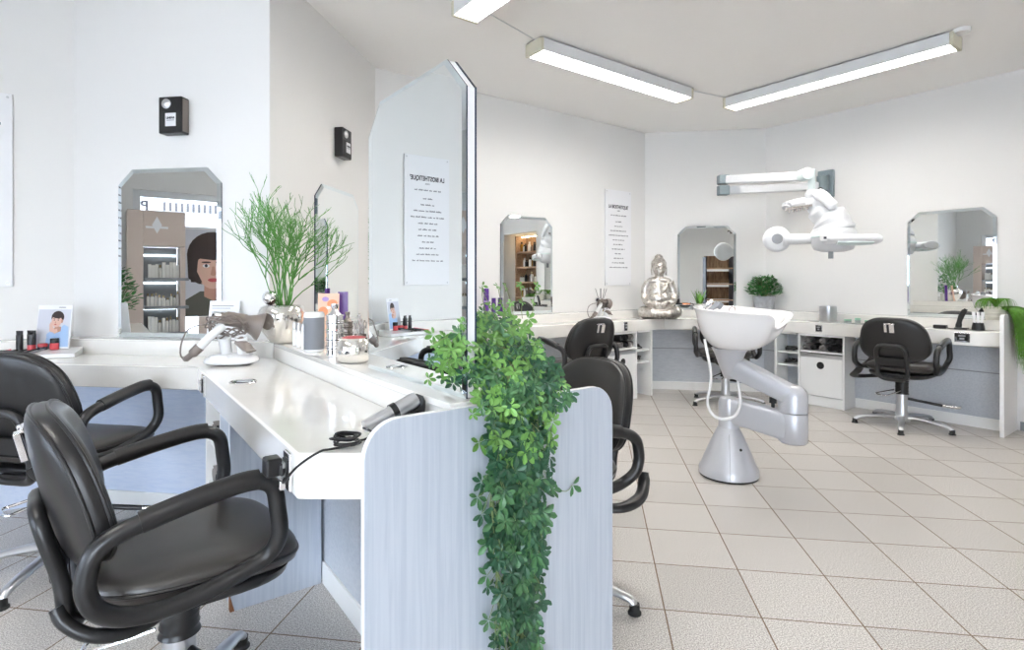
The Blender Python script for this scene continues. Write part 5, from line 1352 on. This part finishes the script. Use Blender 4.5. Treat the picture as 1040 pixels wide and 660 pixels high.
# cord coil and lead to the socket
q = isl(-1.262, 0.440)
mb = MB(); pts = []; rnd = random.Random(5)
s0_ = v3(isl(s1+0.012, 0.340), 0.726)
lead = [s0_, v3(isl(s1+0.03, 0.333), 0.722), v3(isl(-1.27, 0.350), 0.765), v3(isl(-1.245, 0.392), 0.7975), v3(isl(-1.25, 0.42), 0.797)]
for k in range(34):
    a = k*1.05; r_ = 0.026+rnd.uniform(-0.007, 0.008); pts.append(v3(isl(-1.272, 0.462)+Vector((math.cos(a)*r_*1.1, math.sin(a)*r_*0.8)), Z_T+0.005+0.0007*k+rnd.uniform(0, 0.004)))
pts += [v3(isl(-1.285, 0.50), Z_T+0.005), v3(isl(-1.30, 0.54), Z_T+0.012), v3(cq-D1*0.118, Z_T+0.020)]
mb.tube(lead+pts, 0.0028, 7, 4); tag(build('clipper_cord', mb, M['black'], recalc=False), 'thin black cord coiled on the near worktop and plugged into its edge', 'cord')

# make-up tray with picture card in the front left corner
tq = Vector((-2.405, 2.815, Z_T))
t = thing('makeup_tray', 'white sloped make-up display tray in the front left corner', 'display tray', tq, A_1-math.radians(12))
mb = MB(); mb.add([(x, y, z) for x in (-0.17, 0.17) for y, z in ((-0.075, 0.0005), (0.075, 0.0005), (0.075, 0.040), (-0.075, 0.022))], [(0, 1, 2, 3), (7, 6, 5, 4), (0, 4, 5, 1), (1, 5, 6, 2), (2, 6, 7, 3), (3, 7, 4, 0)]); build('tray', mb, M['whitep'], t, bevel=0.003)
def on_tray(x, y): 
    z = 0.022+(y+0.075)/0.15*0.018; a = t.rotation_euler.z; return Vector((tq.x+x*math.cos(a)-y*math.sin(a), tq.y+x*math.sin(a)+y*math.cos(a), Z_T+z+0.0012))
for k, (x, mm, cn) in enumerate(((-0.15, 'pinkstick', 'pink lip pencil'), (-0.115, 'black', 'black eye pencil'), (-0.075, 'black', 'black kohl pencil'), (-0.035, 'black', 'black brow pencil'), (0.005, 'midgrey', 'grey eye pencil'))):
    p = on_tray(x-0.02, -0.06); r2 = on_tray(x+0.03, 0.045); sk = thing('makeup_pencil', cn+' lying on the make-up tray, %s from the left' % ('first', 'second', 'third', 'fourth', 'fifth')[k], 'pencil', p, 0, 'pencils on the make-up tray')
    mb = MB(); mb.cyl(Vector((0, 0, 0.004)), r2-p+Vector((0, 0, 0.004)), 0.0042, n=10); build('shaft', mb, M[mm], sk)
    mb = MB(); mb.cyl(Vector((0, 0, 0.004)), Vector((0, 0, 0.004))-(r2-p).normalized()*0.012, 0.004, 0.001, n=10); build('tip', mb, M['red' if k == 0 else 'dark'], sk)
def tube_item(name, label, x, y, body, cap, r, h, hc, flip=False):
    p = on_tray(x, y); tt = thing(name, label, 'cosmetic', p)
    mb = MB(); mb.lathe([(0, 0.0), (r*0.9, 0.0), (r*0.92, hc)], n=20); build('cap', mb, cap, tt)
    mb = MB(); mb.tube([(0, 0, hc), (0, 0, (h+hc)/2), (0, 0, h)], [(r*0.92, r*0.92), (r, r*0.8), (r*1.15, 0.002)], 20, 3, flat=(1, 0, 0)); b = build('body', mb, body, tt)
    return tt
tube_item('cosmetic_tube', 'slim black cosmetic tube, leftmost upright on the make-up tray', -0.085, 0.045, M['black'], M['black'], 0.016, 0.098, 0.02)
tt = tube_item('cosmetic_tube', 'black cosmetic tube with a coral cap standing before the portrait card', -0.035, 0.038, M['black'], M['red'], 0.020, 0.100, 0.026)
p = on_tray(0.012, 0.03); tt = thing('cream_jar', 'small flat coral jar between tube and black capped bottle', 'cosmetic', p); mb = MB(); mb.lathe([(0, 0), (0.020, 0), (0.021, 0.016), (0, 0.016)], n=20); build('jar', mb, M['ink'], tt); mb = MB(); mb.lathe([(0.021, 0.0165), (0.0215, 0.03), (0.019, 0.032), (0, 0.032)], n=20); build('lid', mb, M['red'], tt)
p = on_tray(0.062, 0.025); tt = thing('nail_polish', 'red bottle with a square black cap at the right of the make-up tray', 'cosmetic', p); mb = MB(); mb.lathe([(0, 0), (0.0185, 0), (0.0195, 0.004), (0.0195, 0.030), (0.018, 0.033), (0, 0.033)], n=20); build('bottle', mb, M['red'], tt); mb = MB(); mb.lathe([(0.0185, 0.0335), (0.0185, 0.055), (0.017, 0.058), (0, 0.058)], n=20); build('cap', mb, M['black'], tt)
def portrait_small():
    return [('print', M['bgprint'], [(0.03, 0.04), (0.97, 0.04), (0.97, 0.90), (0.03, 0.90)]),
    ('jacket', M['blue'], [(0.30, 0.04), (0.32, 0.25), (0.42, 0.42), (0.60, 0.42), (0.80, 0.55), (0.93, 0.50), (0.97, 0.04)]),
    ('neck', M['skin2'], [(0.48, 0.40), (0.56, 0.52), (0.72, 0.50), (0.72, 0.40), (0.60, 0.36)]),
    ('hair', M['hairp'], ell(0.60, 0.72, 0.185, 0.145)), ('face', M['skin'], ell(0.575, 0.635, 0.145, 0.145)),
    ('fringe', M['hairp'], ell(0.60, 0.75, 0.16, 0.055)), ('ear', M['skin2'], ell(0.735, 0.63, 0.03, 0.045)),
    ('hand', M['skin'], [(0.40, 0.40), (0.38, 0.55), (0.42, 0.62), (0.48, 0.52), (0.54, 0.44), (0.62, 0.46), (0.64, 0.38), (0.52, 0.32)]),
    ('eye', M['ink'], ell(0.51, 0.655, 0.022, 0.010, 10)), ('eye', M['ink'], ell(0.63, 0.655, 0.024, 0.010, 10)), ('brow', M['hairp'], ell(0.51, 0.69, 0.035, 0.006, 10)), ('brow', M['hairp'], ell(0.64, 0.69, 0.038, 0.006, 10)),
    ('nose', M['skin2'], ell(0.555, 0.60, 0.014, 0.022, 10)), ('lips', M['lip'], ell(0.56, 0.555, 0.032, 0.012, 12)), ('caption', M['inkgrey'], [(0.62, 0.94), (0.82, 0.94), (0.82, 0.955), (0.62, 0.955)]), ('cuff', M['blue'], ell(0.45, 0.30, 0.12, 0.08))]
cp = on_tray(0.045, 0.045)
printed_card('portrait_card', 'portrait card of a dark haired woman in pale blue resting her chin on a hand', 'card', (cp.x, cp.y, cp.z), A_U+math.radians(6), 0.185, 0.225, M['paper'], portrait_small(), 7)

# ================================================================== BACK WORKTOP ITEMS
def off_pt(p, d, s, o): n = Vector((-d.y, d.x)); q = p+d*s-n*o; return q
def shampoo(px, label, h, r, o_):
    q = off_pt(pA, D1, on_wall(px, pA, D1), o_)
    t = thing('purple_bottle', label, 'bottle', (q.x, q.y, Z_L), 0, 'purple bottles beside the back left mirror')
    mb = MB(); mb.lathe([(0, 0.001), (r*0.95, 0.001), (r, 0.006), (r, h*0.72), (r*0.9, h*0.78)], n=20); build('body', mb, M['purple'], t)
    mb = MB(); mb.lathe([(r*0.92, h*0.785), (r*0.95, h*0.80), (r*0.95, h*0.98), (r*0.8, h), (0, h)], n=20); build('cap', mb, M['purple'], t)
    mb = MB(); mb.lathe([(r+0.0004, h*0.50), (r+0.0008, h*0.505), (r+0.0008, h*0.56), (r+0.0004, h*0.565)], n=20, caps=False); build('pale_band', mb, M['lilac'], t)
shampoo(489.5, 'tall purple bottle nearest the big double mirror', 0.245, 0.024, 0.07)
shampoo(497, 'shorter purple bottle in the middle of three', 0.16, 0.02, 0.07)
shampoo(503.5, 'shorter purple bottle closest to the back left wall mirror', 0.16, 0.022, 0.07)
q = off_pt(pA, D1, on_wall(605, pA, D1), 0.075)
t = thing('reed_diffuser', 'small amber reed diffuser with dark sticks beside the back hair dryer', 'diffuser', (q.x, q.y, Z_L))
mb = MB(); mb.lathe([(0, 0.001), (0.038, 0.001), (0.040, 0.006), (0.040, 0.045), (0.018, 0.060), (0.014, 0.062), (0.014, 0.08), (0.012, 0.08), (0.010, 0.06), (0, 0.055)], n=28); build('flask', mb, M['glass'], t)
mb = MB(); mb.lathe([(0, 0.004), (0.036, 0.004), (0.036, 0.026), (0, 0.026)], n=24); build('oil', mb, M['amber'], t)
for dx, dy in ((-0.055, 0.01), (-0.01, -0.015), (0.005, 0.02), (0.06, 0.0), (0.04, 0.02)):
    mb = MB(); mb.cyl((-dx*0.2, -dy*0.2, 0.01), (dx, dy, 0.235), 0.0022, n=6); build('reed', mb, M['ink'], t)
# things before the back mirror
q = off_pt(pB, U, on_wall(693, pB, U), 0.08)
t = thing('tool_rack', 'low rack with black tools and an orange strip before the back mirror', 'tool rack', (q.x, q.y, Z_L), A_U)
for z in (0.012, 0.05): bx('shelf', (0, 0, z), (0.20, 0.07, 0.006), M['whitep'], t, 0.001)
for x in (-0.097, 0.097): bx('upright', (x, 0, 0.035), (0.006, 0.07, 0.068), M['black'], t, 0.001)
bx('black_block', (-0.06, -0.005, 0.062), (0.09, 0.04, 0.018), M['black'], t, 0.003); bx('orange_strip', (0.03, -0.005, 0.060), (0.08, 0.03, 0.014), M['orange'], t, 0.002)
mb = MB(); mb.lathe([(0, 0.0725), (0.012, 0.0725), (0.012, 0.095), (0.02, 0.10), (0.02, 0.112), (0, 0.115)], (-0.065, -0.005, -0.001), 16); build('knob_bottle', mb, M['black'], t)
q = off_pt(pC, D2, on_wall(852, pC, D2), 0.235)
lathe_thing('metal_canister', 'plain grey metal canister on the right worktop', 'canister', (q.x, q.y, Z_T), [(0, 0.001), (0.073, 0.001), (0.075, 0.004), (0.075, 0.150), (0.070, 0.150), (0.070, 0.02), (0, 0.02)], M['alu'], 40)
for k, (px, hh, rr0) in enumerate(((872, 0.035, 0.03), (882, 0.05, 0.024), (893, 0.035, 0.032))):
    q = off_pt(pC, D2, on_wall(px, pC, D2), 0.235)
    t = thing('glass_jar', 'small glass jar with pale green lid, %s of three by the canister' % ('left', 'middle', 'right')[k], 'jar', (q.x, q.y, Z_T), 0, 'glass jars by the canister')
    mb = MB(); mb.lathe([(0, 0.001), (rr0*0.95, 0.001), (rr0, hh*0.6)], n=20); build('glass_body', mb, M['frost'], t)
    mb = MB(); mb.lathe([(rr0, hh*0.61), (rr0, hh), (0, hh)], n=20); build('lid', mb, M['greencaps'], t)
q = off_pt(pC, D2, on_wall(987, pC, D2), 0.27)
t = thing('hair_trimmer', 'black hair trimmer standing upright in its charger near the right end panel', 'hair trimmer', (q.x, q.y, Z_T), A_2)
mb = MB(); mb.box((0, 0, 0.008), (0.085, 0.06, 0.015)); build('charger', mb, M['black'], t, bevel=0.004)
mb = MB(); mb.tube([(-0.02, 0, 0.015), (-0.012, 0, 0.07), (0.006, 0, 0.125), (0.03, 0, 0.165)], [(0.022, 0.018), (0.018, 0.017), (0.020, 0.017), (0.013, 0.014)], 14, 4, flat=(1, 0, 0)); build('trimmer', mb, M['black'], t)
q = off_pt(pC, D2, on_wall(966, pC, D2), 0.27)
t = thing('charging_adapter', 'low black adapter with a cable left of the upright trimmer', 'adapter', (q.x, q.y, Z_T), A_2)
bx('case', (0, 0, 0.015), (0.09, 0.045, 0.028), M['black'], t, 0.004)
mb = MB(); mb.tube([(0.045, 0, 0.012), (0.07, -0.03, 0.005), (0.10, -0.01, 0.005), (0.13, 0.0, 0.006)], 0.003, 6, 5); build('cable', mb, M['black'], t)
q = off_pt(pC, D2, on_wall(1003, pC, D2), 0.255)
t = thing('brush_holder', 'black holder with three white handled brushes by the right end panel', 'brush holder', (q.x, q.y, Z_T), A_2)
mb = MB(); mb.lathe([(0, 0.001), (0.044, 0.001), (0.040, 0.03), (0.034, 0.06), (0.030, 0.06), (0.028, 0.02), (0, 0.02)], n=24); build('holder', mb, M['black'], t)
for k, x in enumerate((-0.024, 0.0, 0.024)):
    mb = MB(); mb.tube([(x*0.7, 0, 0.025), (x, 0, 0.08), (x*1.25, 0, 0.145)], [(0.006, 0.004), (0.008, 0.005), (0.011, 0.006)], 10, 3); build('brush', mb, M['whitep'], t)
# brush with orange wood on the far worktop of the island
q = Vector((0.115, 2.10))
q3 = isl(-1.42, 1.055)
t = thing('neck_brush', 'orange wooden brush handle peeping out between vine and chair', 'brush', v3(isl(-1.47, 1.06), Z_T), math.radians(15))
mb = MB(); mb.box((0.0, 0, 0.062), (0.055, 0.018, 0.016)); build('wooden_back', mb, M['woodhandle'], t, bevel=0.004)
mb = MB(); mb.box((0.0, 0, 0.028), (0.048, 0.014, 0.054)); build('bristles', mb, M['dark'], t)

# ================================================================== SEEN ONLY IN THE MIRRORS
aD = -D2
def disp_pt(s, o): return pL+D2*s+D1*o
t = wall_thing('product_display', 'tall taupe product display tower by the shop window, seen in the mirrors', 'display stand', disp_pt(0.62, 0.12), aD, 0.0, 0.0)
w, d, H = 0.52, 0.30, 1.92
bx('column', (0.19, -0.15, H/2), (0.14, d, H), M['displaybrown'], t, 0.004)
bx('header', (-0.07, -0.15, 1.735), (0.378, d, 0.37), M['displaybrown'], t, 0.004)
bx('left_side', (-0.235, -0.15, 0.775), (0.05, d, 1.54), M['displaybrown'], t, 0.003)
bx('back_board', (-0.045, -0.012, 0.775), (0.32, 0.02, 1.545), M['midgrey'], t, 0)
bx('base_drawer', (-0.045, -0.15, 0.30), (0.325, d-0.02, 0.59), M['displaybrown'], t, 0.003)
for k, z in enumerate((0.62, 0.90, 1.20)):
    sh_ = bx('shelf', (-0.09, -0.20, z), (0.40, 0.24, 0.03), M['midgrey'], t, 0.002)
    bx('light_strip', (-0.045, -0.04, z+0.26), (0.30, 0.02, 0.02), M['tubehot'], sh_, 0)
mb = MB(); mb.add([(0.0, -0.3012, 1.86), (0.045, -0.3012, 1.77), (0.0, -0.3012, 1.68), (-0.045, -0.3012, 1.77)], [(0, 1, 2, 3)]); build('diamond_emblem', mb, M['paper'], t, smooth=False)
mb = MB(); mb.box((0.0, -0.3015, 1.745), (0.20, 0.001, 0.022)); build('lettering_band', mb, M['paper'], t, smooth=False)
rnd = random.Random(12); cnt = 0
wd = disp_pt(0.62, 0.12)
for k, z in enumerate((0.636, 0.916, 1.216)):
    x = -0.205
    j = 0
    while x < 0.075:
        ww = rnd.uniform(0.026, 0.042); hh = rnd.uniform(0.13, 0.175) if k != 1 else rnd.uniform(0.08, 0.16)
        q = wd+aD*(x+ww/2)+D1*0.24
        if rnd.random() < 0.62 and k != 1:
            o = bx('product_box', (0, 0, hh/2), (ww-0.003, 0.05, hh), M['boxwhite'], None, 0.001)
            o.location = (q.x, q.y, z); o.rotation_euler = (0, 0, math.atan2(aD.y, aD.x))
            tag(o, 'white care carton on the %s shelf of the taupe display' % ('lowest', 'middle', 'top')[k], 'box', 'white cartons on the %s display shelf' % ('lowest', 'middle', 'top')[k])
        else:
            b = thing('care_bottle', 'pale care bottle with gold cap on the %s shelf of the taupe display' % ('lowest', 'middle', 'top')[k], 'bottle', (q.x, q.y, z), 0, 'care bottles on the %s display shelf' % ('lowest', 'middle', 'top')[k])
            mb = MB(); r_ = ww/2-0.002; mb.lathe([(0, 0), (r_, 0), (r_, hh*0.7), (r_*0.5, hh*0.78)], n=14); build('body', mb, M['boxwhite'], b)
            mb = MB(); mb.lathe([(r_*0.6, hh*0.79), (r_*0.6, hh), (0, hh)], n=14); build('cap', mb, M['boxgold'], b)
        x += ww; j += 1
# portrait poster in the window
pp_ = disp_pt(1.19, 0.10)
t = wall_thing('portrait_poster', 'large poster of a woman with a black bobbed fringe, seen in the front left mirror', 'poster', pp_, aD, 0.78, 0.0)
pw_, ph_ = 0.66, 1.02
bx('board', (0, -0.01, ph_/2), (pw_, 0.016, ph_), M['paper'], t, 0.002)
bx('board_foot', (0, -0.02, -0.39), (0.30, 0.10, 0.775), M['displaybrown'], t, 0.004)
shp = [('print', M['bgprint'], [(0.0, 0.0), (1, 0.0), (1, 0.97), (0.0, 0.97)]), ('hair', M['hairp'], ell(0.5, 0.68, 0.40, 0.27)), ('hair', M['hairp'], [(0.10, 0.70), (0.12, 0.42), (0.28, 0.36), (0.72, 0.36), (0.88, 0.42), (0.90, 0.70)]),
 ('shoulders', M['olive'], [(0.0, 0.0), (0.02, 0.16), (0.30, 0.28), (0.70, 0.28), (0.98, 0.16), (1.0, 0.0)]), ('neck', M['skin2'], [(0.36, 0.22), (0.36, 0.40), (0.64, 0.40), (0.64, 0.22), (0.5, 0.17)]),
 ('face', M['skin'], ell(0.5, 0.53, 0.255, 0.225)), ('cheek', M['skin2'], ell(0.29, 0.50, 0.045, 0.10)), ('fringe', M['hairp'], [(0.22, 0.62), (0.30, 0.645), (0.5, 0.63), (0.70, 0.645), (0.78, 0.62), (0.80, 0.78), (0.5, 0.90), (0.20, 0.78)]),
 ('side_lock', M['hairp'], [(0.18, 0.72), (0.27, 0.66), (0.25, 0.50), (0.33, 0.38), (0.16, 0.38), (0.12, 0.6)]), ('side_lock', M['hairp'], [(0.82, 0.72), (0.73, 0.66), (0.75, 0.50), (0.67, 0.38), (0.84, 0.38), (0.88, 0.6)]),
 ('eye', M['paper'], ell(0.39, 0.565, 0.055, 0.020, 14)), ('eye', M['paper'], ell(0.61, 0.565, 0.055, 0.020, 14)), ('iris', M['ink'], ell(0.39, 0.567, 0.024, 0.019, 12)), ('iris', M['ink'], ell(0.61, 0.567, 0.024, 0.019, 12)),
 ('brow', M['hairp'], ell(0.39, 0.605, 0.075, 0.010, 12)), ('brow', M['hairp'], ell(0.61, 0.605, 0.075, 0.010, 12)), ('nose', M['skin2'], [(0.485, 0.56), (0.455, 0.465), (0.5, 0.452), (0.545, 0.465), (0.515, 0.56)]), ('lips', M['lip'], ell(0.5, 0.405, 0.085, 0.022, 18))]
for i, (nm, m_, poly) in enumerate(shp):
    mb = MB(); mb.add([((x-0.5)*pw_, -0.0185-0.0004*i, z*ph_) for x, z in poly], [tuple(range(len(poly)))]); build(nm, mb, m_, t, smooth=False, recalc=False)
# striped strip and parking sign outside, over the window
t = wall_thing('striped_valance', 'black and white striped strip along the top of the shop window, seen mirrored', 'valance', pL+D2*2.5-D1*0.30, aD, 1.98, 0.0)
bx('strip', (0, 0, 0.07), (4.2, 0.012, 0.17), M['paper'], t, 0)
mb = MB()
for k in range(65):
    x = -2.05+k*0.0595
    mb.box((x, -0.008, 0.075), (0.026, 0.004, 0.10))
o = build('stripes', mb, M['inkgrey'], t, smooth=False)
text_obj('letter', 'P', 0.15, M['ink'], t, (1.95, -0.009, 0.02), bold=0.004)
# wooden bottle shelf in the niche
n1 = (pD0+pD1)/2+D1*0.50
t = wall_thing('bottle_shelf', 'warm wooden product shelf in the right hand niche, seen in the back left mirror', 'shelf', n1, D2, 0.0, 0.0)
bx('back_board', (0, -0.01, 1.0), (0.88, 0.018, 2.0), M['oak'], t, 0)
lev_ = (0.35, 0.62, 0.89, 1.16, 1.43, 1.70)
for z in lev_: bx('shelf', (0, -0.13, z), (0.90, 0.24, 0.028), M['pine'], t, 0.002)
for x in (-0.44, 0.44): bx('side_board', (x, -0.13, 1.0), (0.024, 0.24, 2.0), M['pine'], t, 0.002)
bx('light_strip', (0, -0.13, 1.985), (0.8, 0.03, 0.012), M['warmstrip'], t, 0)
rnd = random.Random(14)
proto = None
for k, z in enumerate(lev_[1:]):
    x = -0.41
    while x < 0.35:
        ww = rnd.uniform(0.045, 0.07); hh = rnd.uniform(0.10, 0.19); q = n1+D2*(x+ww/2)-D1*(0.15+rnd.uniform(0, 0.03))
        b = thing('product_bottle', 'product bottle on shelf level %s of the wooden niche' % ('two', 'three', 'four', 'five', 'six')[k], 'bottle', (q.x, q.y, z+0.0142), 0, 'bottles on niche shelf level %s' % ('two', 'three', 'four', 'five', 'six')[k])
        cm = M[rnd.choice(('black', 'boxwhite', 'taupe', 'amber', 'boxwhite', 'cream'))]; r_ = ww/2-0.004
        mb = MB(); mb.lathe([(0, 0), (r_, 0), (r_, hh*0.7), (r_*0.5, hh*0.78)], n=12); build('body', mb, cm, b)
        mb = MB(); mb.lathe([(r_*0.6, hh*0.79), (r_*0.6, hh), (0, hh)], n=12); build('cap', mb, M[rnd.choice(('black', 'boxgold', 'whitep'))], b)
        x += ww+rnd.uniform(0.0, 0.03)
# free standing rustic rack to the right of the viewer
t = thing('wooden_rack', 'rustic wooden crate rack seen in the mirror behind the basin', 'shelf', (2.66, -0.15, 0), A_U)
for k in range(5):
    z0 = 0.10+k*0.34
    bx('crate_back', (0, -0.16, z0+0.15), (0.52, 0.02, 0.26), M['oak'], t, 0.002); bx('shelf', (0, 0, z0), (0.56, 0.34, 0.024), M['pine'], t, 0.002)
for x in (-0.275, 0.275): bx('side_post', (x, 0, 0.86), (0.022, 0.34, 1.70), M['ink'], t, 0.002)
